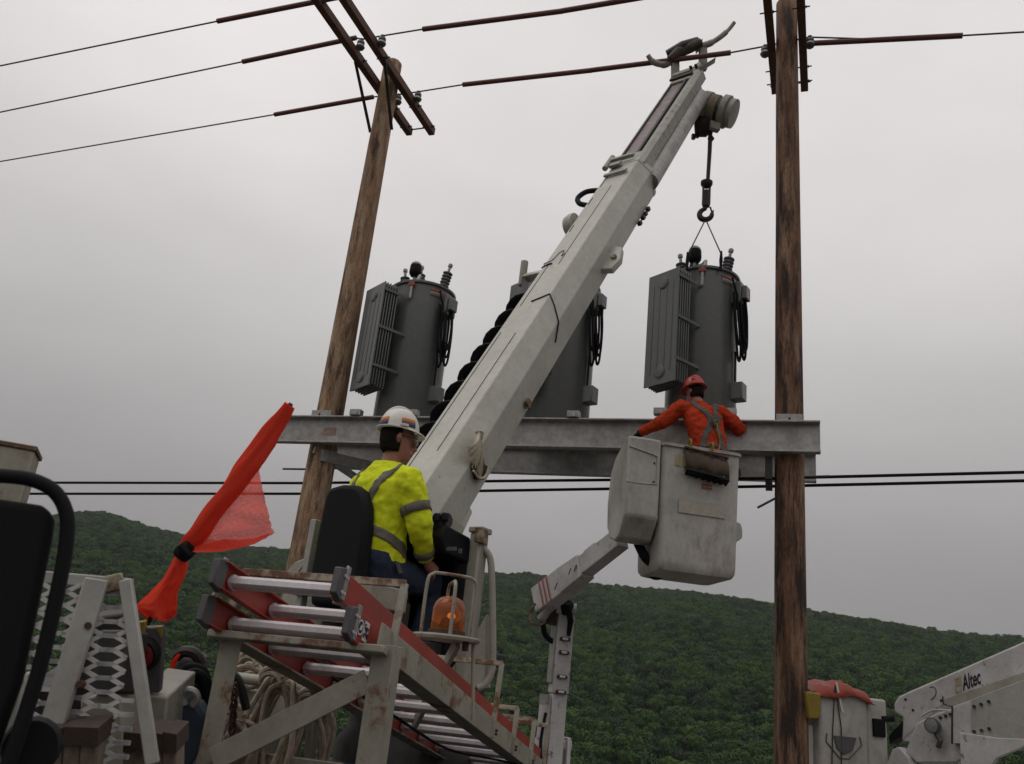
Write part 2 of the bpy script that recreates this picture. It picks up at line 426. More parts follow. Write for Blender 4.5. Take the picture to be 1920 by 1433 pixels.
g = bpy.data.node_groups.new('forest_scatter', 'GeometryNodeTree')
g.interface.new_socket('Geometry', in_out='INPUT', socket_type='NodeSocketGeometry'); g.interface.new_socket('Geometry', in_out='OUTPUT', socket_type='NodeSocketGeometry')
gi, go = g.nodes.new('NodeGroupInput'), g.nodes.new('NodeGroupOutput')
ip, ci = g.nodes.new('GeometryNodeInstanceOnPoints'), g.nodes.new('GeometryNodeCollectionInfo')
ci.inputs['Collection'].default_value = protos; ci.inputs['Separate Children'].default_value = True; ci.inputs['Reset Children'].default_value = True
ip.inputs['Pick Instance'].default_value = True
ri = g.nodes.new('FunctionNodeRandomValue'); ri.data_type = 'INT'; ri.inputs[4].default_value = 0; ri.inputs[5].default_value = 5
rs = g.nodes.new('FunctionNodeRandomValue'); rs.data_type = 'FLOAT'; rs.inputs[2].default_value = .45; rs.inputs[3].default_value = 1.05; rs.inputs['Seed'].default_value = 3
rr = g.nodes.new('FunctionNodeRandomValue'); rr.data_type = 'FLOAT_VECTOR'; rr.inputs[0].default_value = (0, 0, 0); rr.inputs[1].default_value = (.12, .12, 6.28); rr.inputs['Seed'].default_value = 7
L = g.links.new
L(gi.outputs[0], ip.inputs['Points']); L(ci.outputs[0], ip.inputs['Instance']); L(ri.outputs[2], ip.inputs['Instance Index'])
L(rs.outputs[1], ip.inputs['Scale']); L(rr.outputs[0], ip.inputs['Rotation']); L(ip.outputs[0], go.inputs[0])
md = forest.modifiers.new('scatter', 'NODES'); md.node_group = g

# haze in the damp air
hz = MB().box(WORLD, -2600, 2600, -60, 2400, -90, 330).build('haze', None if False else M['ground'], smooth=False)
hz.data.materials.clear()
hm = bpy.data.materials.new('haze air'); hm.use_nodes = True
for n in list(hm.node_tree.nodes): hm.node_tree.nodes.remove(n)
ho, hv = hm.node_tree.nodes.new('ShaderNodeOutputMaterial'), hm.node_tree.nodes.new('ShaderNodeVolumePrincipled')
hv.inputs['Color'].default_value = (.86, .90, .94, 1); hv.inputs['Density'].default_value = .00009; hv.inputs['Anisotropy'].default_value = .2
hm.node_tree.links.new(hv.outputs[0], ho.inputs['Volume']); hz.data.materials.append(hm)
hz['kind'] = 'stuff'; tag(hz, 'thin grey haze in the damp air over the hill', 'haze')
# ------------------------------------------------------------------ platform beams
BL, BR = PZ(520, 778, 4.6), PZ(1538, 788, 4.6)
BE = (BR - BL).normalized(); BN = V((-BE.y, BE.x, 0)); BLEN = (BR - BL).length
BF = Fr(BL, BE, BN, Z)                       # along the beams, away from the viewer, up; z=0 is the beam top
BH = .335
def channel(n0):
    mb = MB(); t = .014
    prof = [(0, 0), (.095, 0), (.095, -BH), (0, -BH), (0, -BH + t + .004), (.095 - t, -BH + t + .012), (.095 - t, -t - .012), (0, -t - .004)]
    mb.prism([BF(0, n0 + b, c) for b, c in prof], BE * BLEN)
    return mb
front = channel(0).build('channel_beam', M['galv'], None, bevel=.003, loc=BF(0, 0, -BH))
tag(front, 'long grey galvanised steel channel beam nearest the workers, across both wooden poles', 'steel beam', 'platform beams')
rear = channel(1.15).build('channel_beam', M['galv'], None, bevel=.003, loc=BF(0, 1.15, -BH))
tag(rear, 'second grey steel channel beam behind the poles, lower in view than its twin', 'steel beam', 'platform beams')
for pm, n0 in ((front, 0), (rear, 1.15)):
    for e0 in (.55, 5.93, 1.0, 1.75, 2.85, 3.6, 4.6, 5.35):
        MB().cyl(BF(e0, n0 + .03, -.02), BF(e0, n0 + .03, .035), .012, 8).build('bolt', M['dark'], pm)
orange = MB().box(BF, .62, .78, .076, .0805, -.22, -.13).build('paint_mark', mat('faded orange paint', (.30, .20, .15), .7, var=.25, vscale=25), front)

# ------------------------------------------------------------------ wooden poles
def wood_pole(name, x, y, top, radii, m, seed, label):
    t = thing(name, label, 'utility pole', (x, y, 0), 'wooden utility poles')
    mb = MB(); rs = []; n = 46
    for i in range(n + 1):
        z = top * i / n - .3 * (i == 0); k = i / n
        r0 = radii[0] + (radii[1] - radii[0]) * k
        ring = []
        for j in range(22):
            a = 2 * math.pi * j / 22
            rr_ = r0 * (1 + .022 * noise.noise(V((math.cos(a) * 1.3 + seed, math.sin(a) * 1.3, z * .55))) + .012 * noise.noise(V((math.cos(a) * 4 + seed, math.sin(a) * 4, z * .9))))
            ring.append((x + rr_ * math.cos(a), y + rr_ * math.sin(a), z))
        rs.append(ring)
    rs.append([(x + (q[0] - x) * .82, y + (q[1] - y) * .82, top + .03) for q in rs[-1]])
    mb.rings(rs); mb.build('shaft', m, t, angle=60)
    return t
LPX, RPX = BF(.545, .285, 0), BF(5.93, .262, 0)
poleL = wood_pole('utility_pole', LPX.x, LPX.y, 10.0, (.196, .128), M['wood'], 1.0, 'leaning-looking brown wooden pole with crossarms, beside the transformer nearest the orange flag')
poleR = wood_pole('utility_pole', RPX.x, RPX.y, 10.22, (.160, .126), M['woodd'], 7.0, 'dark brown wooden pole standing upright beside the worker in the bucket')
AD = V((.354, .935, 0)).normalized(); AB = V((AD.y, -AD.x, 0))   # crossarm direction, line direction
def insulator(mb, fr):
    mb.lathe(fr, [(.012, -.03), (.012, .0), (.05, .005), (.062, .03), (.055, .05), (.04, .055), (.042, .075), (.052, .085), (.05, .115), (.03, .13), (.012, .135)], 14)
def arms(pole, c, z, near, far, offs, side_brace=True):
    F = Fr((c.x, c.y, z), AD, AB, Z)
    for k, o in enumerate(offs):
        a = MB().box(F, -near[k], far[k], o - .047, o + .047, -.06, .06).build('crossarm', M['arm'], pole, bevel=.006)
        for q in (-near[k] + .35, -.55, .5, far[k] - .14):
            MB().cyl(F(q, o - .1, 0), F(q, o + .1, 0), .009, 6).build('bolt', M['dark'], a)
            MB().cyl(F(q, o + .05, 0), F(q, o + .062, 0), .025, 4).build('washer', M['dark'], a)
    lo, hi = min(offs), max(offs)
    for q in (-near[0] + .25, far[0] - .12):
        MB().cyl(F(q, lo - .06, .0), F(q, hi + .08, .0), .011, 8).build('spacer_bolt', M['dark'], pole)
    return F
FL = arms(poleL, LPX, 9.62, (2.0, 2.0), (1.12, 1.06), (.185, -.165))
FRr = arms(poleR, RPX, 9.62, (1.9, 1.9), (.92, .90), (.185, -.185))
for F, pole, o in ((FL, poleL, -.20), (FL, poleL, .24)):
    MB().bar(F(-.62, o, -.05), F(-.02, o * .75, -.78), .045, .008).build('arm_brace', M['dark'], pole)
for F, pole, spots in ((FL, poleL, [(-.80, .28), (-.80, -.04), (.36, .28), (.36, -.04)]), (FRr, poleR, [(.12, .27), (.17, -.27)])):
    for a, b in spots:
        i_ = Fr(F(a, b, -.02), AD, AB, Z)
        mb = MB(); insulator(mb, i_); iso = mb.build('insulator', M['porc'], pole)
        MB().lathe(i_, [(.060, .024), (.0635, .03), (.0565, .048), (.05, .052)], 14).build('glaze_band', M['porcw'], iso)
        MB().cyl(i_(0, 0, .12), i_(0, 0, .16), .03, 8).build('cap', M['dark'], iso)
# bracket and knee braces that carry the beams
for pole, e0, rx in ((poleL, .545, .17), (poleR, 5.93, .155)):
    cc = BF(e0, .27, 0)
    MB().bar(BF(e0 - .02, .10, -.40), BF(e0 + .35, 1.15, -.62), .03, .09).build('knee_brace', M['galv'], pole, bevel=.003) if e0 < 1 else \
        MB().box(BF, e0 - .24, e0 - .17, .1, .6, -.60, -.36).build('bracket', M['dark'], pole, bevel=.003)
    MB().box(BF, e0 - .13, e0 + .13, .075, .10, .0, .09).build('bracket_plate', M['galv'], pole, bevel=.002)
MB().bar(BF(.62, .12, -.46), BF(1.25, 1.17, -.40), .05, .14).build('bracing_channel', M['galv'], poleL, bevel=.004)
MB().bar(BF(1.18, 1.13, -.10), BF(1.22, 1.13, -.40), .03, .03).build('bracing_strut', M['galv'], poleL)
MB().box(BF, 5.70, 5.76, .12, .30, -.62, -.36).build('bracket_angle', M['dark'], poleR, bevel=.003)
MB().cyl(BF(.545, .2, -.62) - BE * .45 * 1.0, BF(.545, .25, -.60), .012, 8).build('step_bolt', M['dark'], poleL)
MB().cyl(BF(5.93, .2, -.55), BF(6.32, .30, -.50), .012, 8).build('step_bolt', M['dark'], poleR)
MB().cyl(BF(5.80, .15, -.78), BF(5.62, .10, -.90), .012, 8).build('step_bolt', M['dark'], poleR)

# ------------------------------------------------------------------ overhead lines
def line(name, pts, covers, label, group, r=.011, cr_=.034):
    """pts: sagging wire through points; covers: pairs of fractions of the point list where hose is slipped on"""
    mid = V(pts[0])
    t = thing(name, label, 'power line', pts[len(pts) // 2], group)
    MB().tube(pts, r, 7).build('conductor', M['wire'], t)
    for a, b in covers:
        MB().tube([a + (b - a) * k / 8 for k in range(9)], cr_, 9).build('line_hose', M['cover'], t)
    return t
def seg(p, q, n=8, sag=0.0):
    return [p + (q - p) * (i / n) - Z * sag * 4 * (i / n) * (1 - i / n) for i in range(n + 1)]
zi = 9.76
aL = lambda a, b, z=zi: FL(a, b, z - 9.62)
# attachment points on the near pole's arms
pB0, pB1 = aL(-.80, -.04), aL(-.80, .28)
pC0, pC1 = aL(.36, -.04), aL(.36, .28)
pCr0, pCr1 = FRr(.17, -.27, .13), FRr(.12, .27, .13)
# vertical plane along the line direction through each insulator
def onl(x, y, o): return PP(x, y, o, AD)
Ca, Cb, Cc = onl(-40, 310, pC0), onl(515, 215, pC0), onl(700, 182, pC0)
line('power_line', [Ca - AB * 22 + Z * .7] + seg(Ca, Cb, 4) + seg(Cb, Cc, 3)[1:] + seg(Cc, pC0, 2)[1:] + [pC1] + seg(pC1, onl(868, 159, pC1), 2)[1:] + seg(onl(868, 159, pC1), onl(1110, 132, pC1), 3)[1:] + seg(onl(1110, 132, pC1), onl(1370, 99, pC1), 3)[1:]
     + [pCr0, pCr1] + [onl(1650, 74, pCr1), onl(1805, 67, pCr1), onl(1960, 58, pCr1), onl(1960, 58, pCr1) + AB * 20 + Z * .5],
     [(Cb, Cc), (onl(868, 159, pC1), onl(1110, 132, pC1)), (onl(1108, 132, pC1), onl(1370, 99, pC1)), (onl(1512, 82, pCr1), onl(1805, 67, pCr1))],
     'lowest of the bare overhead power lines, passing the crane tip and both poles', 'overhead power lines')
Ba, Bb, Bc = onl(-40, 219, pB0), onl(455, 116, pB0), onl(668, 71, pB0)
Bd, Be_, Bf_ = onl(793, 55, pB1), onl(1055, 21, pB1), onl(1260, -14, pB1)
line('power_line', [Ba - AB * 22 + Z * .7] + seg(Ba, Bb, 4) + seg(Bb, Bc, 2)[1:] + [pB0, pB1] + seg(pB1, Bd, 2)[1:] + seg(Bd, Be_, 2)[1:] + seg(Be_, Bf_, 2)[1:] + [FRr(-1.0, -.26, .13), FRr(-1.0, .26, .13), FRr(-1.0, 22, .6)],
     [(Bb, Bc), (Bd, Be_), (onl(1053, 21, pB1), Bf_)], 'middle overhead power line with red brown hose on both sides of the leaning-looking pole', 'overhead power lines')
pA = aL(-1.62, .29)
Aa, Ab, Ac = onl(-40, 132, pA), onl(408, 40, pA), onl(640, -6, pA)
line('power_line', [Aa - AB * 22 + Z * .7] + seg(Aa, Ab, 4) + seg(Ab, Ac, 2)[1:] + [pA, pA + AB * 6, pA + AB * 30], [(Ab, Ac)], 'uppermost overhead power line at the top edge above the orange flag', 'overhead power lines')
# two black communication cables behind the poles
for k, (yl0, yl1, yr0, yr1, lab) in enumerate(((905, 906, 897, 885, 'upper'), (926, 926, 912, 901, 'lower'))):
    qL = BF(.45, .62 + k * .03, 0); qR = BF(5.8, .50 + k * .03, 0)
    a = PP(-30, yl0, qL, BN + BE * -.02); b = PP(560, yl1, qL, BN); c = PP(1447, yr0, qR, BN); d = PP(1950, yr1, qR, BN)
    tag(MB().tube([a + (a - b) * 3] + seg(a, b, 5) + seg(b, c, 10)[1:] + seg(c, d, 5)[1:] + [d + (d - c) * 5], .017, 8).build('communication_cable', M['black'], loc=b),
        '%s of the two thick black cables strung low behind the poles' % lab, 'cable', 'low black cables')

# ------------------------------------------------------------------ transformers
def transformer():
    t = thing('transformer', 'x', 'transformer', (0, 0, 0), 'grey pole transformers on the platform')
    R_, H = .395, 1.90
    W = WORLD
    MB().lathe(W, [(R_ - .01, .03), (R_, .05), (R_, H - .05)], 48, cap=True).build('tank', M['tank'], t)
    rim = MB().lathe(W, [(R_ + .002, H - .055), (R_ + .028, H - .05), (R_ + .03, H - .025), (R_ + .012, H - .012), (R_ - .02, H + .0), (R_ * .6, H + .03), (.02, H + .045)], 48).build('lid', M['tank'], t)
    MB().lathe(W, [(R_ + .001, .0), (R_ + .012, .0), (R_ + .012, .04), (R_ + .001, .04)], 40).build('base_ring', M['tank'], t)
    # radiator bank: plates stacked outwards along the direction to the viewer's left
    a = R(-34); o = V((math.sin(a), -math.cos(a), 0)); sd = V((math.cos(a), math.sin(a), 0))
    F = Fr((0, 0, 0), sd, o, Z)
    rad = None
    n = 6
    for i in range(n):
        y = R_ + .10 + i * .038
        mb = MB(); w = .222
        if i == n - 1:
            rows = []
            for zz in (.34, 1.72):
                pass
            mb.box(F, -w, w, y, y + .018, .36, 1.72)
            for c in (-.14, -.05, .05, .14):
                mb.box(F, c - .010, c + .010, y + .0185, y + .024, .50, 1.58)
        else:
            mb.box(F, -w, w, y, y + .018, .36 + .004 * i, 1.72)
        p_ = mb.build('radiator_plate', M['tank'], t, bevel=.006)
    for z in (.50, 1.58):
        MB().cyl(F(0, R_ - .03, z), F(0, R_ + .10 + n * .038, z), .055, 16).build('header_pipe', M['tank'], t)
        MB().lathe(Fr(F(-.0, R_ + .10 + (n - 1) * .038 + .019, z), sd, Z, o), [(.075, 0), (.07, .012), (.03, .02)], 20).build('header_cap', M['tank'], t)
    for z in (.62, 1.12, 1.62):
        MB().bar(F(.230, R_ + .10 + (n - 1) * .038 + .012, z), F(.230, R_ - .12, z + .0), .012, .035).build('radiator_strap', M['tank'], t)
    # bushings
    def bushing(x, y, h, r, tilt, name='bushing', n=6):
        d = V((x, y, 0)).normalized() * math.sin(R(tilt)) + Z * math.cos(R(tilt)); sx = d.orthogonal().normalized()
        f_ = Fr((x, y, H + .01), sx, d.cross(sx), d)
        pr = [(r * 1.15, -.03), (r * 1.15, .02)]
        for k in range(n):
            z = .025 + h * k / n
            pr += [(r * .72, z), (r * 1.05, z + h / n * .35), (r * 1.05, z + h / n * .6), (r * .72, z + h / n * .9)]
        pr += [(r * .5, h + .03), (r * .3, h + .04)]
        b = MB().lathe(f_, pr, 18).build(name, M['porc'], t)
        MB().lathe(f_, [(r * .30, h + .03), (r * .30, h + .10), (r * .5, h + .10), (r * .5, h + .135), (r * .25, h + .15)], 10).build('terminal', M['galv'], b)
    bushing(.24, .02, .27, .062, 10)
    bushing(-.12, .10, .30, .058, 2)
    bushing(-.25, -.06, .17, .06, 6, n=4)
    ar = MB().lathe(Fr((-.10, -.14, H + .20), XA, YA, Z), [(.03, -.04), (.055, -.03), (.075, 0), (.08, .03), (.075, .12), (.07, .13)], 16).build('arrester', M['black'], t)
    MB().lathe(Fr((-.10, -.14, H + .20), XA, YA, Z), [(.068, .131), (.066, .15), (.04, .175), (.01, .18)], 16).build('arrester_cap', M['galv'], ar)
    MB().tube([(-.10, -.14, H + .18), (-.10, -.14, H + .10), (.0, -.2, H + .10), (.04, -.28, H + .10), (.04, -.33, H + .02), (.04, -.36, H - .04)], .022, 8).build('arrester_bracket', M['galv'], t)
    # ring lug, tag strip and warning label on the tank front
    MB().bar((.02, -.432, H - .28), (.02, -.436, H - .06), .03, .006, up=YA).build('link_strip', M['galv'], t)
    MB().box(WORLD, -.02, .06, -.45, -.425, H - .11, H - .07).build('strip_tag', M['signred'], t)
    for sgn in (0,):
        mb = MB(); mr_ = MB()
        for (z0, z1, b) in ((H - .20, H - .10, mb), (H - .135, H - .105, mr_)):
            q = .4 if b is mb else .402
            ring0 = [(q * math.sin(R(a_)), -q * math.cos(R(a_)), z0) for a_ in range(36, 66, 4)]
            ring1 = [(q * math.sin(R(a_)), -q * math.cos(R(a_)), z1) for a_ in range(36, 66, 4)]
            b.sheet([ring0, ring1])
        lab = mb.build('warning_label', mat('aged sticker', (.28, .27, .25), .5, var=.2, vscale=30), t, solid=.002); mr_.build('label_print', M['signred'], lab, solid=.002)
    # control box with hanging black leads on the far side
    f2 = Fr((0, 0, 0), V((math.cos(R(-18)), math.sin(R(-18)), 0)), V((math.sin(R(18)), math.cos(R(18)), 0)), Z)
    MB().box(f2, R_ - .02, R_ + .10, -.10, .10, H - .42, H - .15).build('junction_box', M['tank'], t, bevel=.012)
    MB().box(f2, R_ + .10, R_ + .155, -.07, .06, H - .36, H - .2).build('junction_cover', M['tank'], t, bevel=.008)
    for k, (dx, dy, dz) in enumerate(((.05, -.09, .62), (.075, -.05, .72), (.09, 0, .66), (.06, .04, .75), (.10, -.03, .58), (.04, -.06, .8))):
        x0 = R_ + dx
        MB().tube(bez([f2(x0 - .02, dy - .05, H - .30), f2(x0 + .01, dy - .06, H - .30 - dz * .5), f2(x0 + .03, dy - .02, H - .30 - dz), f2(x0 + .04, dy + .03, H - .30 - dz * .93), f2(x0 + .03, dy + .05, H - .30 - dz * .45), f2(x0 + .01, dy + .03, H - .3)], 5), .014, 7).build('lead', M['black'], t)
    MB().tube(bez([f2(R_ + .02, -.16, H - .12), f2(R_ + .04, -.12, H - .25), f2(R_ + .06, -.05, H - .40)], 5), .012, 7).build('lead', M['black'], t)
    MB().box(f2, R_ - .03, R_ + .12, -.075, .075, .33, .53).build('lifting_lug', M['tank'], t, bevel=.01)
    MB().tube([f2(R_ + .015, -.04, H - 1.0), f2(R_ + .02, -.03, .9), f2(R_ + .02, -.03, .55)], .011, 7).build('ground_lead', M['black'], t)
    for sx in (-.36, .36):                    # skids over the two beams
        MB().box(WORLD, sx - .035, sx + .035, -.66, .60, -.0, .045).build('base_skid', M['galv'], t, bevel=.004)
        MB().box(WORLD, sx - .07, sx + .07, -.64, -.55, .002, .075).build('hold_down_clip', M['galv'], t, bevel=.004)
    return t
rotz = math.atan2(BE.y, BE.x)
tr = transformer()
spots = [(1.4, 'grey transformer with radiator fins beside the lighter wooden pole, its top unhooked', .002),
         (3.31, 'grey transformer mostly hidden behind the crane boom', .002), (4.975, 'grey transformer hanging from the crane hook above the orange-shirted worker', .045)]
trs = []
for i, (e0, lab, dz) in enumerate(spots):
    o = tr if i == 0 else copy_tree(tr)
    o.location = BF(e0, .62, dz); o.rotation_euler.z = rotz; o['label'] = lab; trs.append(o)
TRX = BF(4.975, .62, .045)
# ------------------------------------------------------------------ digger derrick: boom, turret, seat, console
truck = thing('derrick_truck', 'cream utility digger derrick truck with raised boom, control seat, ladder rack and rusty mesh guard', 'crane truck', (-1.0, 4.6, 0))
BA, BT = V((-.421, 6.255, 3.123)), V((1.966, 9.442, 9.464))
bd = (BT - BA).normalized(); bs = bd.cross(Z).normalized(); bt = bs.cross(bd)
BM = Fr(BA, bs, bt, bd)                       # right side, top, along the boom
SEC = [(-.155, .20), (.16, .20), (.245, .03), (.175, -.24), (-.17, -.24), (-.235, .03)]
def section(sec, u): return [BM(a, b, u) for a, b in sec]
UB = 4.66
boom = MB()
boom.rings([section(SEC, u) for u in (-.62, .3, 1.9, 3.4, UB - .12)] + [section([(a * 1.0, b * 1.0) for a, b in SEC], UB)])
boom = boom.build('boom', M['boom'], truck, bevel=.008, angle=25)
# chamfered end collar, wear pads, weld seams
MB().rings([section([(a * 1.025, b * 1.025) for a, b in SEC], UB - .05), section([(a * 1.025, b * 1.025) for a, b in SEC], UB + .03)]).build('end_collar', M['boom'], boom, bevel=.006, angle=25)
MB().box(BM, -.15, -.02, .215, .25, UB - .12, UB - .04).build('wear_pad_bracket', M['creamclean'], boom, bevel=.005)
MB().box(BM, -.15, .12, .212, .236, UB - .32, UB - .27).build('wear_pad_bracket', M['creamclean'], boom, bevel=.005)
MB().box(BM, -.17, .10, .22, .262, UB + .02, UB + .07).build('roller_bar', M['oldwhite'], boom, bevel=.005)
MB().cyl(BM(-.20, .235, UB - .12), BM(-.20, .235, UB + .16), .03, 12).build('hose_roller', M['oldwhite'], boom)
for a, b, u0, u1 in ((-.115, .201, -.2, 1.5), (-.10, .201, 1.9, 2.6), (.02, .201, 2.55, 4.1), (.06, .201, .0, 1.45), (-.125, .201, 3.2, 3.33), (-.125, .201, 3.75, 3.9), (-.125, .201, 4.15, 4.42)):
    MB().box(BM, a - (.004 if u1 - u0 < .3 else .0022), a + (.004 if u1 - u0 < .3 else .0022), b, b + .003, u0, u1).build('weld_seam', M['dark'], boom)
wavy = bez([BM(-.15, .203, 2.62), BM(-.09, .203, 2.66), BM(-.06, .203, 2.78), BM(-.02, .203, 2.80), BM(-.01, .203, 2.70), BM(.02, .203, 2.74)], 5)
MB().tube(wavy, .0035, 5).build('weld_seam', M['dark'], boom)
# black strap across the boom
MB().tube([BM(.0, .206, 1.93), BM(.163, .206, 2.0), BM(.20, .13, 1.93), BM(.251, .03, 1.80), BM(.225, -.08, 1.66)], .006, 6).build('strap_cable', M['black'], boom)
MB().tube([BM(-.165, .20, 2.55), BM(-.10, .207, 2.58), BM(-.06, .207, 2.58)], .007, 6).build('strap_cable', M['black'], boom)
# torn cover on the side face
tf = Fr(BM(.215, .045, .10), bd, (BM(.175, -.24, 0) - BM(.245, .03, 0)).normalized(), (bs * .97 - bt * .25).normalized())
rows = []
for i in range(8):
    k = i / 7
    rows.append([tf(.13 - .21 * k + .01 * math.sin(j * 2.1), -.12 + (.02 + .33 * k) * (j / 15 - .12), .02 + .018 * (j % 2) * (1 - .3 * k) + .05 * math.sin(k * 2.6)) for j in range(16)])
MB().sheet(rows).build('torn_cover', M['flap'], boom, solid=.004, smooth=False)
MB().prism([tf(.08, -.02, .012), tf(.05, .12, .012), tf(.10, .20, .012), tf(-.02, .21, .012), tf(-.09, .14, .012), tf(-.08, .02, .012), tf(.02, -.02, .012)], (bs * .97 - bt * .25) * .05).build('torn_hole_backing', M['rustdark'], boom)
MB().tube(bez([tf(.09, .17, .065), tf(.0, .185, .075), tf(-.08, .13, .075), tf(-.11, .03, .07)], 6), .009, 6).build('torn_cover_edge', M['flap'], boom)
MB().tube(bez([tf(.13, -.13, .03), tf(.16, -.09, .045), tf(.13, -.05, .04), tf(.12, -.09, .045), tf(.11, -.15, .03)], 5), .012, 6).build('cover_tie', M['flap'], boom)
# lugs, hose loop and brackets along the edges
MB().tube(bez([BM(-.20, .10, 3.95), BM(-.33, .14, 3.98), BM(-.40, .16, 4.10), BM(-.34, .16, 4.22), BM(-.20, .12, 4.26)], 6), .028, 9).build('hose_loop', M['black'], boom)
MB().lathe(Fr(BM(-.20, .13, 3.5), bt, bd, bs * -1), [(.05, 0), (.12, 0), (.12, .05), (.10, .10), (.05, .11)], 18).build('hose_guide', M['boom'], boom)
MB().box(BM, -.42, -.19, .08, .16, 2.55, 2.60).build('auger_bracket', M['boom'], boom, bevel=.008)
MB().bar(BM(-.40, .12, 2.55), BM(-.20, .12, 2.15), .05, .05).build('auger_bracket', M['dark'], boom)
MB().cyl(BM(-.42, .09, 2.50), BM(-.42, .22, 2.72), .035, 12).build('bracket_pin', M['creamclean'], boom)
MB().prism([BM(.20, -.12, 3.25), BM(.33, -.14, 3.20), BM(.36, -.17, 3.02), BM(.30, -.19, 2.90), BM(.20, -.16, 2.88)], bt * .06).build('lug', M['boom'], boom, bevel=.006)
MB().cyl(BM(.29, -.19, 3.05), BM(.29, -.08, 3.05), .03, 10).build('lug_pin', M['rusty'], boom)
for u in (4.0, 4.12, 4.2, 4.3):
    MB().box(BM, .17, .21, -.27, -.23, u, u + .05).build('bolt_head', M['dark'], boom)
MB().box(BM, .17, .23, -.20, -.14, .93, .99).build('bolt_head', M['rusty'], boom)
MB().prism([BM(.10, -.22, -.05), BM(.16, -.30, -.12), BM(.16, -.36, -.62), BM(.05, -.36, -.62)], bt * .09).build('lift_cylinder_bracket', M['boom'], boom, bevel=.01)
# inner stages
IN1 = [(-.15, .175), (.14, .175), (.21, .02), (.155, -.21), (-.155, -.21), (-.21, .02)]
in1 = MB().rings([section(IN1, UB - .05), section(IN1, UB + .28)]).build('inner_boom', M['oldwhite'], truck, bevel=.006, angle=25)
IN2 = [(-.185, .14), (.03, .14), (.03, -.18), (-.185, -.18)]
MB().rings([section(IN2, UB - .02), section(IN2, 7.08)]).build('fibreglass_stage', M['mauve'], in1, bevel=.01, angle=25)
MB().box(BM, -.197, -.172, .12, .16, UB, 7.1).build('stage_edge', M['dark'], in1)
MB().box(BM, .015, .045, .13, .17, UB, 7.1).build('stage_edge', M['dark'], in1)
MB().rings([section([(.06, .15), (.15, .185), (.205, .15), (.205, .03), (.06, .03)], UB - .02), section([(.06, .15), (.15, .185), (.205, .15), (.205, .03), (.06, .03)], 7.28)]).build('side_rail', M['oldwhite'], in1, bevel=.006, angle=25)
MB().cyl(BM(.17, -.08, UB - .02), BM(.17, -.07, 6.95), .105, 16).build('extension_cylinder', M['galv'], in1)
MB().cyl(BM(.05, -.06, UB - .02), BM(.05, -.05, 6.95), .075, 16).build('extension_cylinder', M['dark'], in1)
# head: pole guide, winch and tongs
HD = Fr(BM(0, 0, 7.22), bs, bt, bd)
head = MB().box(HD, -.20, .08, -.14, .17, -.14, .16).build('boom_head', M['oldwhite'], truck, bevel=.012)
MB().box(HD, -.215, .09, .17, .20, -.06, .02).build('head_plate', M['dark'], head, bevel=.006)
MB().box(HD, -.22, .07, .14, .20, .08, .19).build('head_plate', M['oldwhite'], head, bevel=.006)
MB().prism([HD(.05, .17, -.02), HD(.05, .20, .12), HD(.11, .22, .26), HD(.15, .20, .24), HD(.13, .17, -.02)], bt * -.08).build('head_cheek', M['oldwhite'], head, bevel=.008)
MB().prism([HD(.16, .16, .02), HD(.30, .14, .30), HD(.27, .10, .36), HD(.14, .12, .12)], bt * .05 + bs * .03).build('head_cheek', M['oldwhite'], head, bevel=.008)
MB().bar(HD(.02, .19, .12), HD(.20, .18, .16), .02, .03).build('head_link', M['rusty'], head)
for dx in (.05, .12): MB().cyl(HD(dx, .16, .1), HD(dx, .24, .1), .02, 8).build('head_pin', M['rustdark'], head)
def hp(x, y, w): return P(x, y, w)
WT = 11.62
for (x, y0, y1, nm) in ((1266, 150, 112, 'tong_post'), (1318, 132, 92, 'tong_post')):
    a, b = hp(x, y0, WT - .05), hp(x, y1, WT + .0)
    MB().bar(a, b, .10, .09, up=YA).build(nm, M['oldwhite'], head, bevel=.012)
for dx in (-.05, .06):
    MB().tube([hp(1256, 112, WT + dx), hp(1272, 98, WT + dx), hp(1296, 88, WT + dx), hp(1314, 80, WT + dx)], [.055, .08, .075, .06], 10).build('tong_body', M['grime'], head)
MB().tube([hp(1250, 102, WT), hp(1280, 88, WT - .06), hp(1308, 78, WT)], [.05, .075, .06], 10).build('tong_cylinder', M['dark'], head)
MB().tube(bez([hp(1262, 112, WT), hp(1246, 121, WT), hp(1228, 118, WT), hp(1219, 110, WT), hp(1215, 104, WT)], 6), [.05] * 8 + [.04] * 8 + [.032] * 9, 10).build('tong_horn', M['oldwhite'], head)
MB().tube(bez([hp(1308, 88, WT), hp(1330, 82, WT), hp(1350, 70, WT), hp(1366, 56, WT), hp(1377, 42, WT)], 6), [.045] * 8 + [.036] * 9 + [.026] * 8, 10).build('tong_horn', M['oldwhite'], head)
MB().prism([hp(1306, 80, WT - .05), hp(1318, 72, WT - .05), hp(1316, 88, WT - .05), hp(1308, 96, WT - .05)], FW * .12).build('tong_cheek', M['oldwhite'], head, bevel=.006)
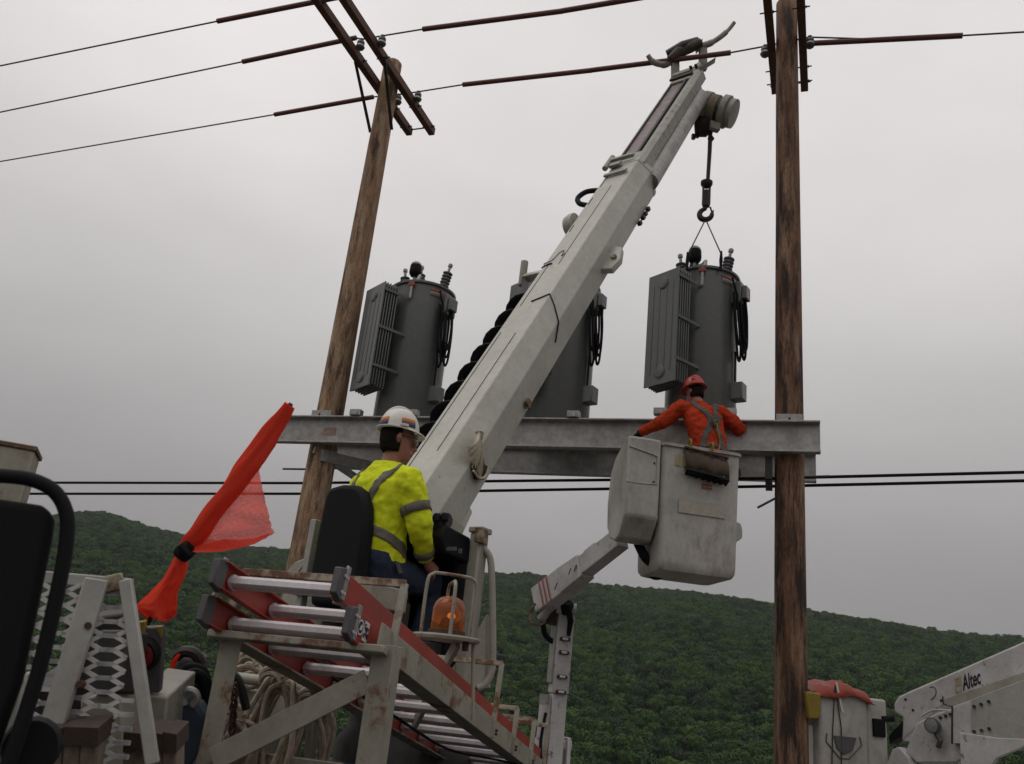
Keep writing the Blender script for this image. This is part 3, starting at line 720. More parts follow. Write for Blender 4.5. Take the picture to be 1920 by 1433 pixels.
# winch drum and sheave at the tip
wa, wb = hp(1318, 200, 11.35), hp(1368, 212, 11.2)
axd = (wb - wa).normalized()
MB().cyl(wa - axd * .05, wb - axd * .10, .17, 20).build('winch_drum', M['grime'], head)
MB().tube([wb - axd * .12, wb - axd * .10, wb - axd * .03, wb - axd * .02], [.15, .21, .21, .19], 22).build('winch_motor', M['oldwhite'], head)
MB().tube([wb - axd * .02, wb, wb + axd * .06, wb + axd * .065], [.17, .185, .185, .15], 22).build('winch_cover', M['oldwhite'], head)
MB().tube([wa, wa + axd * .09], [.20, .20], 20).build('winch_flange', M['oldwhite'], head)
for k in range(9):
    q = wa + axd * (.10 + k * .012)
    MB().tube(arc(Fr(q, axd.orthogonal().normalized(), axd.cross(axd.orthogonal().normalized()), axd), .176, 0, 360, 18)[:-1], .010, 6, closed=True).build('winch_wrap', M['rope'], head)
MB().tube([hp(1302, 238, 11.35), hp(1318, 236, 11.33), hp(1332, 228, 11.3)], [.13, .15, .11], 14).build('rope_guard', M['dark'], head)
for k in range(6):
    MB().box(Fr(hp(1300 + k * 7, 258 - k * 3, 11.3), axd, Z, FW), -.02, .025, -.02, .05, -.03, .05).build('rope_guard_tooth', M['dark'], head)
MB().box(Fr(hp(1340, 238, 11.2), axd, Z, FW), -.08, .06, -.06, .06, -.08, .08).build('line_guide', M['oldwhite'], head, bevel=.01)
# auger stowed along the far flank of the boom: one long screw
aug_o = (-.27, -.03); n = 150; turns = 8.4; u0, u1 = .2, 2.35; rows = []
for i in range(n + 1):
    k = i / n; a = -turns * 2 * math.pi * k; u = u0 + (u1 - u0) * k
    row = [BM(aug_o[0] + q * math.cos(a), aug_o[1] + q * math.sin(a), u) for q in (.05, .13, .20)]
    rows.append(row)
aug = MB().sheet(rows).build('auger_flight', M['black'], truck, solid=.018)
MB().cyl(BM(*aug_o, u0 - .4), BM(*aug_o, u1 + .35), .055, 12).build('auger_shaft', M['dark'], aug)

# hoist rope, hook and sling
hk = thing('load_hook', 'dark steel crane hook hanging on a rope above the lifted transformer', 'hook', V((TRX.x, TRX.y, 7.3)))
tp = PV(1338, 246, TRX); hb = PV(1327, 398, TRX)
top = V((TRX.x + .03, TRX.y, tp.z)); hx, hy = TRX.x + .0, TRX.y
MB().tube([(hx + .03, hy, tp.z + .25), (hx + .025, hy, tp.z - .3), (hx + .012, hy, hb.z + .42)], [.03, .027, .024], 9).build('hoist_rope', M['dark'], hk)
MB().tube([(hx + .028, hy, tp.z - .06), (hx + .04, hy + .01, tp.z - .10), (hx + .028, hy, tp.z - .16)], [.02, .045, .02], 8).build('rope_knot', M['dark'], hk)
zb = hb.z
MB().lathe(Fr((hx, hy, zb + .40), XA, YA, Z), [(.03, -.05), (.06, -.03), (.075, 0), (.075, .03), (.03, .05)], 14).build('swivel_cap', M['dark'], hk)
for sx in (-.04, .04): MB().bar((hx + sx, hy, zb + .38), (hx + sx, hy, zb + .10), .018, .05, up=YA).build('block_cheek', M['dark'], hk, bevel=.004)
MB().cyl((hx, hy, zb + .30), (hx, hy, zb + .08), .045, 12).build('swivel', M['dark'], hk)
hf = Fr((hx, hy, zb - .03), V((BE.x, BE.y, 0)), Z, BN)
ar_ = arc(hf, .075, 100, 360, 16)
MB().tube([hf(0, .11, 0)] + ar_ + [hf(.082, .03, 0), hf(.095, .05, 0)], [.024] + [.026 + .010 * math.sin(math.pi * k / 16) for k in range(17)] + [.014, .006], 10).build('hook', M['dark'], hk)
MB().bar(hf(.05, .10, 0), hf(.078, .01, 0), .012, .02).build('latch', M['dark'], hk)
sl_ = thing('lifting_sling', 'thin dark wire sling from the hook to the hanging transformer lid', 'sling', V((hx, hy, zb - .1)))
Tm = trs[2].location; rot = Matrix.Rotation(rotz, 3, 'Z')
for lx, ly in ((-.16, -.37), (.22, -.36)):
    q = Tm + rot @ V((lx, ly, 1.86))
    MB().tube([(hx, hy, zb - .10), q + Z * .18, q], .008, 6).build('sling_leg', M['dark'], sl_)
    MB().tube([q + Z * .22, q + Z * .1, q - Z * .05 + rot @ V((0, -.03, 0))], [.012, .022, .012], 7).build('sling_sleeve', M['black'], sl_)

# turret, seat and console
TD = V((math.sin(R(36)), math.cos(R(36)), 0)); TS = V((TD.y, -TD.x, 0))      # operator faces TD, TS is to his right
HIP = P(738, 1050, 5.3)
OF = Fr(HIP, TD, TS, Z)
seat = MB().box(OF, -.30, .14, -.34, .06, -.32, -.20).build('seat_cushion', M['black'], truck, bevel=.035)
sb_ = MB()
rows = []
sbF = Fr(OF(-.22, -.17, -.16), TS, Z, TD * -1)
prof = [(-.19, -.05), (-.195, .25), (-.185, .49), (-.16, .545), (-.06, .56), (.06, .55), (.13, .51), (.175, .42), (.20, .28), (.21, -.05)]
sb_.prism([sbF(a, b, 0) for a, b in prof], TD * -.09)
sb_.build('seat_back', M['black'], truck, bevel=.03)
MB().box(sbF, -.31, -.265, -.28, .36, .0, .05).build('seat_post', M['white'], truck, bevel=.006)
MB().box(sbF, -.32, .25, -.10, -.05, .02, .08).build('seat_bracket', M['dark'], truck, bevel=.006)
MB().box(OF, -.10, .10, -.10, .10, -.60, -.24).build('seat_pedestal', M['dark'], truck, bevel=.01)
# console with joysticks
CO = Fr(P(812, 1022, 5.45), TD, TS, Z)
con = MB().prism([CO(-.16, -.28, .02), CO(-.12, -.28, .10), CO(.14, -.28, .07), CO(.16, -.28, -.09), CO(-.10, -.28, -.07)], TS * .46).build('control_console', M['black'], truck, bevel=.015)
for x, y in ((818, 977), (833, 976), (757, 990), (768, 988)):
    q = P(x, y, 5.32)
    b = MB().tube([q - Z * .10, q - Z * .03, q], [.012, .012, .015], 8).build('joystick', M['black'], con)
    MB().tube([q - Z * .012, q, q + Z * .03, q + Z * .045], [.012, .026, .026, .016], 12).build('knob', M['black'], b)
MB().ball(P(809, 1000, 5.36), .005).build('indicator_lamp', M['lamp'], con)
q = P(846, 1030, 5.20); MB().box(Fr(q, TS, Z, TD), -.035, .035, -.008, .014, 0, .008).build('console_label', M['greyplastic'], con)
q = P(862, 1033, 5.20); MB().box(Fr(q, TS, Z, TD), -.012, .012, -.014, .014, 0, .008).build('console_label', M['greyplastic'], con)
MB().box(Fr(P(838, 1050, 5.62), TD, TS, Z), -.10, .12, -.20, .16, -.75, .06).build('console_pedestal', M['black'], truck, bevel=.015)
# console post at the operator's right front and its grab rail
PO = P(897, 1000, 5.5)
pf = Fr((PO.x, PO.y, 0), TS, TD, Z)
MB().box(pf, -.042, .042, -.03, .06, 1.55, PO.z).build('console_post', M['creamclean'], truck, bevel=.012)
MB().box(pf, -.05, .055, -.04, .07, PO.z, PO.z + .035).build('post_cap', M['cream'], truck, bevel=.006)
MB().box(pf, .03, .065, -.08, .02, PO.z - .07, PO.z + .02).build('post_clip', M['rusty'], truck, bevel=.004)
g1 = [PV(905, 1028, (PO.x, PO.y)), PV(916, 1040, (PO.x + .03, PO.y)), PV(921, 1062, (PO.x + .04, PO.y)), PV(923, 1120, (PO.x + .04, PO.y)), PV(924, 1230, (PO.x + .04, PO.y)), PV(920, 1265, (PO.x + .04, PO.y)), PV(908, 1284, (PO.x + .02, PO.y)), PV(895, 1290, (PO.x, PO.y))]
MB().tube(bez(g1, 6), .021, 12).build('grab_rail', M['creamclean'], truck)
MB().prism([PV(908, 1150, PO) + TD * .02, PV(885, 1190, PO) + TD * .02, PV(850, 1255, PO) - TS * .02, PV(872, 1290, PO), PV(908, 1290, PO) + TD * .02], TD * .05).build('turret_gusset', M['creamclean'], truck, bevel=.008)
# turret body and pedestal under the seat, shade put into their dark colour
MB().prism([OF(-.45, -.50, -.52), OF(1.0, -.45, -.52), OF(1.0, .20, -.52), OF(-.45, .16, -.52)], Z * .08).build('turret_deck', M['dark'], truck, bevel=.01)
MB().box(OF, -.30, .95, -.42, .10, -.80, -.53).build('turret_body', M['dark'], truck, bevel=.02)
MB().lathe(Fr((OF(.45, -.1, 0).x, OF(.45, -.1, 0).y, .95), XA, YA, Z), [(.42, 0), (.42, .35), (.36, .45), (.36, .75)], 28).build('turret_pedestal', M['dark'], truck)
for sd_ in (-.27, .24):
    MB().prism([BM(sd_, .04, -.66), BM(sd_, .0, -.42), BM(sd_, -.20, -.36), BM(sd_, -.30, -.62), BM(sd_, -.10, -1.45), BM(sd_, .30, -1.25)], bs * .03).build('boom_pivot_plate', M['creamclean'], truck, bevel=.006)
MB().cyl(BM(-.32, 0, -.5), BM(.32, 0, -.5), .05, 16).build('boom_pivot_pin', M['dark'], truck)
# cream side box left of the seat and rusty steel between
sx = P(556, 1075, 5.6)
sf = Fr(sx, TS, TD, Z)
MB().prism([sf(-.20, 0, -.12), sf(.20, 0, -.12), sf(.20, 0, .06), sf(.06, 0, .10), sf(-.04, 0, .07), sf(-.10, 0, -.0)], TD * .35).build('turret_side_box', M['creamclean'], truck, bevel=.008)
MB().box(sf, -.02, .36, -.06, .30, -.34, -.13).build('turret_side_box', M['creamclean'], truck, bevel=.01)
MB().box(Fr(P(668, 1112, 4.9), TS, TD, Z), -.16, .12, -.02, .3, -.07, .06).build('step_box', M['cream'], truck, bevel=.01)
MB().tube([P(543, 1092, 5.5), P(575, 1052, 5.5), P(592, 1038, 5.5)], .009, 7).build('cable_stay', M['creamclean'], truck)
# ------------------------------------------------------------------ ladder rack on the near side of the truck
LD = V((math.cos(R(-10)) * math.sin(R(15.5)), math.cos(R(-10)) * math.cos(R(15.5)), math.sin(R(-10))))
LL = V((math.cos(R(15.5)), -math.sin(R(15.5)), 0)); LM = LL.cross(LD)
LO = P(525, 1135, 2.8)
LF = Fr(LO, LL, LD, LM)
for sgn in (-1, 1):                            # rack rails: angle irons
    rail = MB()
    a0 = .30 if sgn > 0 else -.272
    rail.prism([LF(a0, .12, .004), LF(a0 + .008 * sgn, .12, .004), LF(a0 + .008 * sgn, .12, -.088), LF(a0 - .075 * sgn, .12, -.088), LF(a0 - .075 * sgn, .12, -.080), LF(a0, .12, -.080)], LD * 3.9)
    rail.build('rack_rail', M['cream'], truck, bevel=.002)
# end frame with two legs, cross bar and diagonal
def leg(x, sgn):
    p = LF(x, .14, -.06)
    f_ = Fr((p.x, p.y, 0), LL, V((LD.x, LD.y, 0)), Z)
    mb = MB(); mb.box(f_, -.034, .04, -.005, .003, .85, p.z); mb.box(f_, .035 if sgn > 0 else -.034, .04 if sgn > 0 else -.029, .0035, .07, .85, p.z)
    return mb.build('rack_leg', M['cream'], truck, bevel=.002)
leg(-.222, -1); leg(.315, 1)
MB().bar(LF(-.28, .11, -.085), LF(.34, .11, -.085), .05, .024, up=LM).build('rack_cross_bar', M['cream'], truck, bevel=.004)
a, b = PP(690, 1276, LF(0, .165, 0), LD), PP(398, 1425, LF(0, .165, 0), LD)
MB().bar(b, a, .012, .072, up=Z).build('diagonal_brace', M['cream'], truck, bevel=.002)
# guard hoops across the ladder
def hoop(d, top, m_=M['rusty'], w=.024, left=-.30):
    mb = MB()
    mb.bar(LF(.313, d, -.085), LF(.313, d, top), w, .012, up=LD)
    ho = mb.build('guard_hoop', M['cream'], truck, bevel=.002)
    MB().bar(LF(left, d, top), LF(.318, d, top), w, .012, up=LD).build('hoop_top', m_, ho, bevel=.002)
    MB().bar(LF(left, d, -.08), LF(left, d, top), w, .012, up=LD).build('hoop_leg', M['cream'], ho, bevel=.002)
    for q in (-.05, -.065):
        MB().cyl(LF(.32, d + .012, q), LF(.335, d + .012, q), .007, 6).build('bolt', M['dark'], ho)
hoop(.22, .165, w=.026)
for d, tp_ in ((1.66, .25), (2.10, .13), (2.55, .16), (2.95, .20)): hoop(d, tp_)

# ladder: base section below, fly section nested on top
lad = thing('extension_ladder', 'red fibreglass extension ladder with aluminium rungs lying on the truck rack', 'ladder', LO)
def crail(x, sgn, m0, m1, d0, d1):
    mb = MB(); t = .005; fl = .03
    mb.prism([LF(x, d0, m0), LF(x, d0, m1), LF(x - fl * sgn, d0, m1), LF(x - fl * sgn, d0, m1 - t), LF(x - t * sgn, d0, m1 - t), LF(x - t * sgn, d0, m0 + t), LF(x - fl * sgn, d0, m0 + t), LF(x - fl * sgn, d0, m0)], LD * (d1 - d0))
    return mb.build('rail', M['red'], lad, bevel=.0015)
def rung(x, m_, d):
    mb = MB(); r_ = .024
    mb.rings([[LF(q, d + r_ * math.cos(a) * 1.15, m_ + r_ * .9 * math.sin(a)) for a in [R(22.5 + 45 * k) for k in range(8)]] for q in (-x, x)])
    o = mb.build('rung', M['alu'], lad, angle=50)
    for s_ in (-1, 1):
        MB().tube([LF(s_ * (x - .012), d, m_), LF(s_ * (x - .002), d, m_)], .026, 12).build('rung_collar', M['alu'], o)
for s_ in (-1, 1):
    crail(.255 * s_, s_, -.080, .012, .0, 3.6); crail(.215 * s_, s_, .022, .112, -.06, 3.3)
for k in range(12):
    rung(.245, -.034, .16 + .305 * k)
for k in range(11): rung(.205, .066, .02 + .305 * k)
for s_ in (-1, 1):                             # plastic end caps, steel corner plates, rivets
    for x, m0, m1, d in ((.215, .018, .118, -.06), (.255, -.086, .016, .0)):
        c = MB().prism([LF(x * s_ + .008 * s_, d - .03, m0 + .01), LF(x * s_ + .008 * s_, d - .034, m1 - .01), LF(x * s_ + .004 * s_, d + .02, m1 + .004), LF(x * s_ + .004 * s_, d + .03, m0 - .004)], LL * (-.024 * s_)).build('end_cap', M['greyplastic'], lad, bevel=.004)
        MB().box(LF, x * s_ - .002 if s_ > 0 else x * s_ - .007, x * s_ + .007 if s_ > 0 else x * s_ + .002, d + .018, d + .042, m0 + .006, m1 + .012).build('corner_plate', M['galv'], lad, bevel=.002)
        for dm in (.25, .75):
            for dd in (.010, .03):
                q = LF(x * s_, d + dd, m0 + (m1 - m0) * dm)
                MB().cyl(q, q + LL * (.010 * s_), .0055, 8).build('rivet', M['alu'], lad)
# stickers on the outer face of the near rail: round mark and the length
f_ = Fr(LF(.2565, .08, -.035), LD, LM, LL)
rm = MB().lathe(Fr(LF(.2562, .068, -.030), LD, LM, LL), [(.024, 0), (.024, .0012)], 20).build('round_sticker', M['ink'], lad)
MB().rings([arc(Fr(LF(.2577, .068, -.030), LD, LM, LL), .024, 0, 351, 39), arc(Fr(LF(.2577, .068, -.030), LD, LM, LL), .019, 0, 351, 39)], cap=False).build('sticker_ring', M['sign'], rm)
MB().prism([LF(.2580, .058, -.040), LF(.2580, .075, -.038), LF(.2580, .081, -.022), LF(.2580, .069, -.020)], LL * .0008).build('sticker_symbol', M['sign'], rm)
MB().box(LF, .2562, .2575, .096, .136, -.062, .0).build('length_sticker', M['sign'], lad)
# tie cord under the rungs
MB().tube(bez([LF(-.02, .55, -.10), LF(.05, 1.1, -.13), LF(.10, 1.7, -.15), LF(.20, 2.2, -.11), LF(.28, 2.5, -.09)], 6), .006, 6).build('tie_cord', M['black'], lad)

# amber beacon in its cage on a round plate
BC = P(836, 1196, 3.85)
bf = Fr(BC, XA, YA, Z)
pl = MB().lathe(bf, [(.146, -.012), (.15, 0), (.146, .008)], 32).build('beacon_plate', M['cream'], truck)
MB().lathe(bf, [(.075, .008), (.082, .012), (.08, .03), (.072, .034)], 24).build('beacon_base', M['rustdark'], pl)
dome = MB().rings([[bf(r_ * math.cos(a), r_ * math.sin(a), z) for a in [2 * math.pi * k / 28 for k in range(28)]] for r_, z in ((.073, .03), (.0735, .06), (.072, .12), (.066, .145), (.052, .163), (.03, .174), (.006, .178))]).build('beacon_dome', M['amber'], pl)
MB().tube([bf(0, 0, .034), bf(0, 0, .075), bf(.0, 0, .085)], [.03, .02, .012], 10).build('beacon_motor', M['dark'], pl)
MB().ball(bf(.01, -.01, .09), .014).build('beacon_bulb', M['lamp'], pl)
MB().lathe(Fr(bf(-.01, .03, .095), XA, Z, YA), [(.045, -.012), (.03, .01), (.006, .018)], 16, cap=False).build('beacon_reflector', M['alu'], pl, solid=.002)
for a, top in ((20, .27), (100, .235)):
    u = V((math.cos(R(a)), math.sin(R(a)), 0)) * .115
    w = bez([BC - u, BC - u + Z * (top - .05), BC - u * .82 + Z * (top - .008), BC - u * .5 + Z * top, BC + u * .5 + Z * top, BC + u * .82 + Z * (top - .008), BC + u + Z * (top - .05), BC + u], 5)
    MB().tube(w, .008, 8).build('cage_hoop', M['cream'], pl)
MB().cyl(bf(.12, .02, .0), LF(.313, 1.30, -.07), .009, 8).build('beacon_stay', M['creamclean'], pl)
MB().bar(bf(.05, .08, -.01), bf(-.12, .50, -.38), .02, .05).build('beacon_bracket', M['creamclean'], pl)
MB().cyl(bf(.09, -.06, -.05), bf(.09, -.06, .0), .014, 8).build('beacon_cable_gland', M['rustdark'], pl)

# ------------------------------------------------------------------ mesh guard, mirror, posts at the near corner of the truck
GO = P(170, 1085, 2.1)
GX = V((math.cos(R(8)), math.sin(R(8)), 0)); GY = V((-GX.y, GX.x, 0))
def gp(x, y): return PP(x, y, GO, GY)
GF = Fr(GO, GX, GY, Z)
def gbar(x0, y0, x1, y1, w, t, m_, nm, par=truck, dy=0, bv=.003):
    p, q = gp(x0, y0) + GY * dy, gp(x1, y1) + GY * dy
    return MB().bar(p, q, t, w, up=GY.cross(q - p)).build(nm, m_, par, bevel=bv)
gd = gbar(236, 1088, 286, 1433, .028, .03, M['white'], 'guard_post')
gbar(186, 1088, 100, 1372, .052, .02, M['white'], 'guard_bar', gd, dy=-.02)
gbar(60, 1080, 246, 1096, .028, .02, M['white'], 'guard_top_bar', gd, dy=.01)
gbar(232, 1090, 196, 1098, .04, .012, M['rusty'], 'guard_corner', gd, dy=-.006)
for x, y in ((172, 1175), (157, 1283)):
    q = gp(x, y); MB().cyl(q - GY * .036, q - GY * .01, .008, 10).build('guard_bolt', M['rustdark'], gd)
# expanded metal: each strand zigzags between the posts
def strand(y0, k):
    # slit height 37 px at the top; columns shift with the leaning post
    pts = []
    x = 4.0; i = 0
    while x < 250 + (y0 - 1090) * .14:
        ph = i % 4
        off = (0, 0, -13, -13)[ph] if k % 2 == 0 else (-13, -13, 0, 0)[ph]
        pts.append(gp(x + (y0 - 1080) * -.12, y0 + off + x * .05))
        x += (26, 24)[i % 2]; i += 1
    return pts
mesh_parent = gd
for k in range(27):
    y0 = 1102 + k * 13.2
    pts = strand(y0, k)
    pts = [q for q in pts if True]
    mb = MB()
    for p_, q_ in zip(pts, pts[1:]): mb.bar(p_ - (q_ - p_) * .03, q_ + (q_ - p_) * .03, (.004), .0098, up=GY.cross(q_ - p_))
    mb.build('mesh_strand', M['white2'], gd)

# big mirror with tubular bracket, close to the viewer
MO = P(60, 1150, 1.25)
MX = V((math.cos(R(20)), math.sin(R(20)), 0)); MY = V((-MX.y, MX.x, 0))
def mp_(x, y): return PP(x, y, MO, MY)
mir = MB().prism([mp_(-90, 920), mp_(75, 945), mp_(95, 955), mp_(101, 975), mp_(96, 1010), mp_(40, 1280), mp_(-10, 1420), mp_(-90, 1480)], MY * .035).build('mirror_back', M['black'], truck, bevel=.012)
MB().tube(bez([mp_(-60, 890), mp_(10, 893), mp_(60, 900), mp_(100, 920), mp_(122, 955), mp_(126, 1000), mp_(114, 1080), mp_(80, 1230), mp_(44, 1350), mp_(5, 1460)], 6), .0105, 14).build('mirror_bracket', M['black'], mir)
MB().lathe(Fr(mp_(52, 1405) + MY * .05, MX, Z, MY), [(.02, -.02), (.035, -.02), (.04, 0), (.03, .02)], 20).build('mirror_clamp', M['black'], mir)
bx = P(22, 905, 2.3)
bF = Fr(bx, MX, MY, Z)
MB().box(bF, -.09, .035, -.03, .10, -.9, .085).build('corner_post', M['cream'], truck, bevel=.004)
MB().box(bF, -.095, .04, -.035, .105, .085, .098).build('post_cap', M['rusty'], truck, bevel=.003)
MB().prism([P(-20, 1433, 1.7), P(32, 1240, 1.7), P(38, 1290, 1.7), P(6, 1480, 1.7)], FW * .02).build('fender_panel', M['white'], truck, bevel=.002)

# orange warning flag rolled round its staff
fl = thing('warning_flag', 'bright orange mesh safety flag rolled round its staff and tied with black tape', 'flag', P(300, 1150, 3.0))
staff = [P(548, 752, 2.95), P(345, 1036, 3.0), P(272, 1185, 3.05)]
MB().tube([P(546, 757, 2.955), P(345, 1036, 3.0), P(268, 1188, 3.06)], .008, 8).build('staff', M['dark'], fl)
roll = [(543, 760, .019), (522, 792, .025), (500, 824, .033), (470, 868, .036), (440, 908, .037), (410, 948, .036), (380, 988, .034), (360, 1015, .030), (345, 1036, .024)]
rs_ = []
ax = (P(345, 1036, 3) - P(543, 760, 2.95)).normalized(); s1 = ax.cross(FW).normalized()
for i in range(49):
    q = i / 48 * 8; k0 = min(int(q), 7); t_ = q - k0
    x, y, r_ = [roll[k0][c] + (roll[k0 + 1][c] - roll[k0][c]) * t_ for c in range(3)]
    c = P(x, y, 2.95 + .05 * i / 48) + s1 * .0015 * math.sin(i * .55)
    rs_.append([c + (s1 * math.cos(a) + FW * math.sin(a) * .6) * r_ * (1 + .13 * math.sin(2 * a + i * .16) + .07 * math.sin(5 * a + i * .31) + .10 * noise.noise(V((math.cos(a) * 1.5, math.sin(a) * 1.5, i * .12))) + .05 * noise.noise(V((math.cos(a) * 5, math.sin(a) * 5, i * .4)))) for a in [2 * math.pi * k / 32 for k in range(32)]])
MB().rings(rs_, cap=True).build('rolled_cloth', M['flagcloth'], fl, angle=70)
MB().tube([P(362, 1022, 2.985), P(352, 1030, 2.99), P(346, 1037, 2.99), P(336, 1032, 3.0)], [.024, .031, .031, .024], 14).build('tape', M['black'], fl)
MB().tube([P(338, 1024, 2.95), P(350, 1036, 2.945), P(358, 1044, 2.95)], .013, 8).build('tape_tail', M['black'], fl)
rows = []
sk = [((330, 1040), (352, 1042)), ((318, 1060), (352, 1068)), ((305, 1085), (343, 1090)), ((285, 1108), (333, 1110)), ((262, 1130), (332, 1136)), ((254, 1140), (331, 1152)), ((272, 1158), (318, 1163))]
for i in range(25):
    q = i / 24 * 6; k0 = min(int(q), 5); t0 = q - k0
    (xa, ya), (xb, yb) = [tuple(sk[k0][e][c] + (sk[k0 + 1][e][c] - sk[k0][e][c]) * t0 for c in range(2)) for e in range(2)]
    row = []
    for k in range(41):
        an = 2 * math.pi * k / 40; wv = .5 - .5 * math.cos(an); fr_ = (3.2 * math.sin(an * 9) + 2 * math.sin(an * 17)) if i == 24 else 0
        row.append(P(xa + (xb - xa) * wv, ya + (yb - ya) * wv + 2.5 * math.sin(an * 3 + i * .3) + fr_, 3.02 + .03 * math.sin(an) * (1 + .03 * i) + .014 * math.sin(an * 4 + i * .22) * i / 24 + .008 * noise.noise(V((an * 3, i * .4, 2)))))
    rows.append(row)
MB().sheet(rows).build('flag_skirt', M['flagcloth'], fl, angle=80)
rows = []
L0 = [(474, 868), (458, 885), (441, 906), (422, 932), (402, 960), (384, 987), (368, 1012), (356, 1030)]
L1 = [(485, 878), (492, 915), (500, 950), (510, 990), (514, 1000), (470, 1022), (420, 1034), (364, 1036)]
def lerp_path(Lp, q):
    q *= len(Lp) - 1; k0 = min(int(q), len(Lp) - 2); t0 = q - k0
    return (Lp[k0][0] + (Lp[k0 + 1][0] - Lp[k0][0]) * t0, Lp[k0][1] + (Lp[k0 + 1][1] - Lp[k0][1]) * t0)
rv = random.Random(3)
for k in range(17):
    t_ = k / 16; row = []
    for h in range(57):
        (xa, ya), (xb, yb) = lerp_path(L0, h / 56), lerp_path(L1, h / 56)
        te = t_ + (rv.uniform(-.035, .03) if k == 16 and h < 38 else 0)
        row.append(P(xa + (xb - xa) * te, ya + (yb - ya) * te, 2.98 + .05 * math.sin(t_ * 3 + ya * .02) * t_ + .012 * math.sin(h * .5 + t_ * 4) * t_))
    rows.append(row)
MB().sheet(rows).build('loose_mesh', M['flagmesh'], fl, angle=80)
rows = []
for k in range(5):
    t_ = k / 4
    rows.append([P(x, y - 22 * t_ * (1 - abs(x - 420) / 110), 2.965 + .02 * t_) for x, y in ((362, 1036), (390, 1036), (420, 1033), (450, 1028), (478, 1020), (505, 1005))])
MB().sheet(rows).build('folded_hem', M['flagcloth'], fl, angle=80)
# ------------------------------------------------------------------ aerial lift carrying the worker
WB = 8.4
lift = thing('aerial_lift', 'white articulated aerial lift boom carrying a white bucket in front of the steel beams', 'aerial lift', P(1045, 1430, 9.6))
KX = V((math.cos(R(9)), math.sin(R(9)), 0)); KY = V((-KX.y, KX.x, 0))
KO = P(1243, 829, WB)
KF = Fr(KO, KX, KY, Z)                        # front upper corner of the bucket; x across, y away, z up
def rrect(fr, x0, x1, y0, y1, r, z, n=5):
    o = []
    for cx_, cy_, a0 in ((x1 - r, y1 - r, 0), (x0 + r, y1 - r, 90), (x0 + r, y0 + r, 180), (x1 - r, y0 + r, 270)):
        for k in range(n + 1):
            a = R(a0 + 90 * k / n); o.append(fr(cx_ + r * math.cos(a), cy_ + r * math.sin(a), z))
    return o
BW, BD, BHh = .785, .66, 1.20
mb = MB(); rg = []
for z, ins, r in ((-BHh + .002, .065, .06), (-BHh + .012, .035, .065), (-BHh + .045, .016, .06), (-BHh + .10, .012, .055), (-.4, .006, .045), (-.03, 0, .04)):
    rg.append(rrect(KF, ins, BW - ins, ins, BD - ins, r, z))
rg += [rrect(KF, -.022, BW + .022, -.022, BD + .022, .075, -.028), rrect(KF, -.024, BW + .024, -.024, BD + .024, .078, .0), rrect(KF, .02, BW - .02, .02, BD - .02, .05, .004)]
for z in (-.05, -.9): rg.append(rrect(KF, .035, BW - .035, .035, BD - .035, .05, z))
mb.rings(rg, cap=True)
bucket = mb.build('bucket', M['fibre'], lift, angle=35)
MB().sheet([[KF(.18 + .46 * i / 8, .0015 - .006, -.52 - .0 * i) for i in range(9)], [KF(.18 + .46 * i / 8, -.0035, -.65) for i in range(9)]]).build('faded_decal', mat('faded cream decal', (.40, .365, .30), .7, var=.15, vscale=30, second=(.42, .40, .36), sscale=18, scut=(.5, .6)), bucket, solid=.001, smooth=False)
for k, (x, z) in enumerate(((.13, -.11), (.20, -.11))):
    MB().box(KF, x, x + .05, -.006, -.003, z - .10, z).build('gold_mark', M['gold'], bucket)
for r_ in range(2):
    for k in range(4): MB().box(KF, .40 + k * .027, .42 + k * .027, -.0045, -.002, -.365 - r_ * .03, -.345 - r_ * .03).build('red_print', M['signred'], bucket)
# side housing at the boom tip
prof = [(.0, .02), (.10, .02), (.42, -.10), (.55, -.24), (.60, -.55), (.56, -.78), (.44, -.90), (.28, -.95), (.16, -.93), (.0, -.74)]
pod = MB().prism([KF(-.335, y, z) for y, z in prof], KX * .325).build('boom_tip_housing', M['fibre'], lift, bevel=.024)
MB().tube(bez([KF(-.33, -.004, -.09), KF(-.2, -.006, -.115), KF(-.07, -.006, -.145), KF(-.045, -.006, -.18), KF(-.045, -.006, -.42)], 5), .008, 7).build('housing_bead', M['fibre'], pod)
for z in (-.22, -.40):
    MB().cyl(KF(-.075, -.01, z), KF(-.075, .004, z), .009, 10).build('housing_bolt', M['rustdark'], pod)
MB().tube([KF(-.34, .0, -.43), KF(-.19, -.004, -.43), KF(-.05, -.004, -.42)], .005, 6).build('housing_seam', M['fibre'], pod)
MB().tube(bez([KF(-.08, .35, -.92), KF(-.02, .3, -1.05), KF(.05, .3, -1.1)], 5), .045, 10).build('leveling_hose', M['black'], pod)
MB().tube(arc(Fr(KF(.16, .50, -1.10), KX, Z, KY), .10, 190, 350, 12), .022, 8).build('control_hose', M['black'], pod)
MB().prism([KF(BW + .0, .30, -.56), KF(BW + .15, .30, -.60), KF(BW + .17, .30, -.66), KF(BW + .17, .30, -.74), KF(BW + .0, .30, -.88)], KY * .22).build('step_bracket', M['fibre'], bucket, bevel=.012)
MB().tube([KF(BW + .03, .1, -.12), KF(BW + .045, .1, -.18), KF(BW + .02, .1, -.2)], .012, 7).build('lanyard_ring', M['rustdark'], bucket)
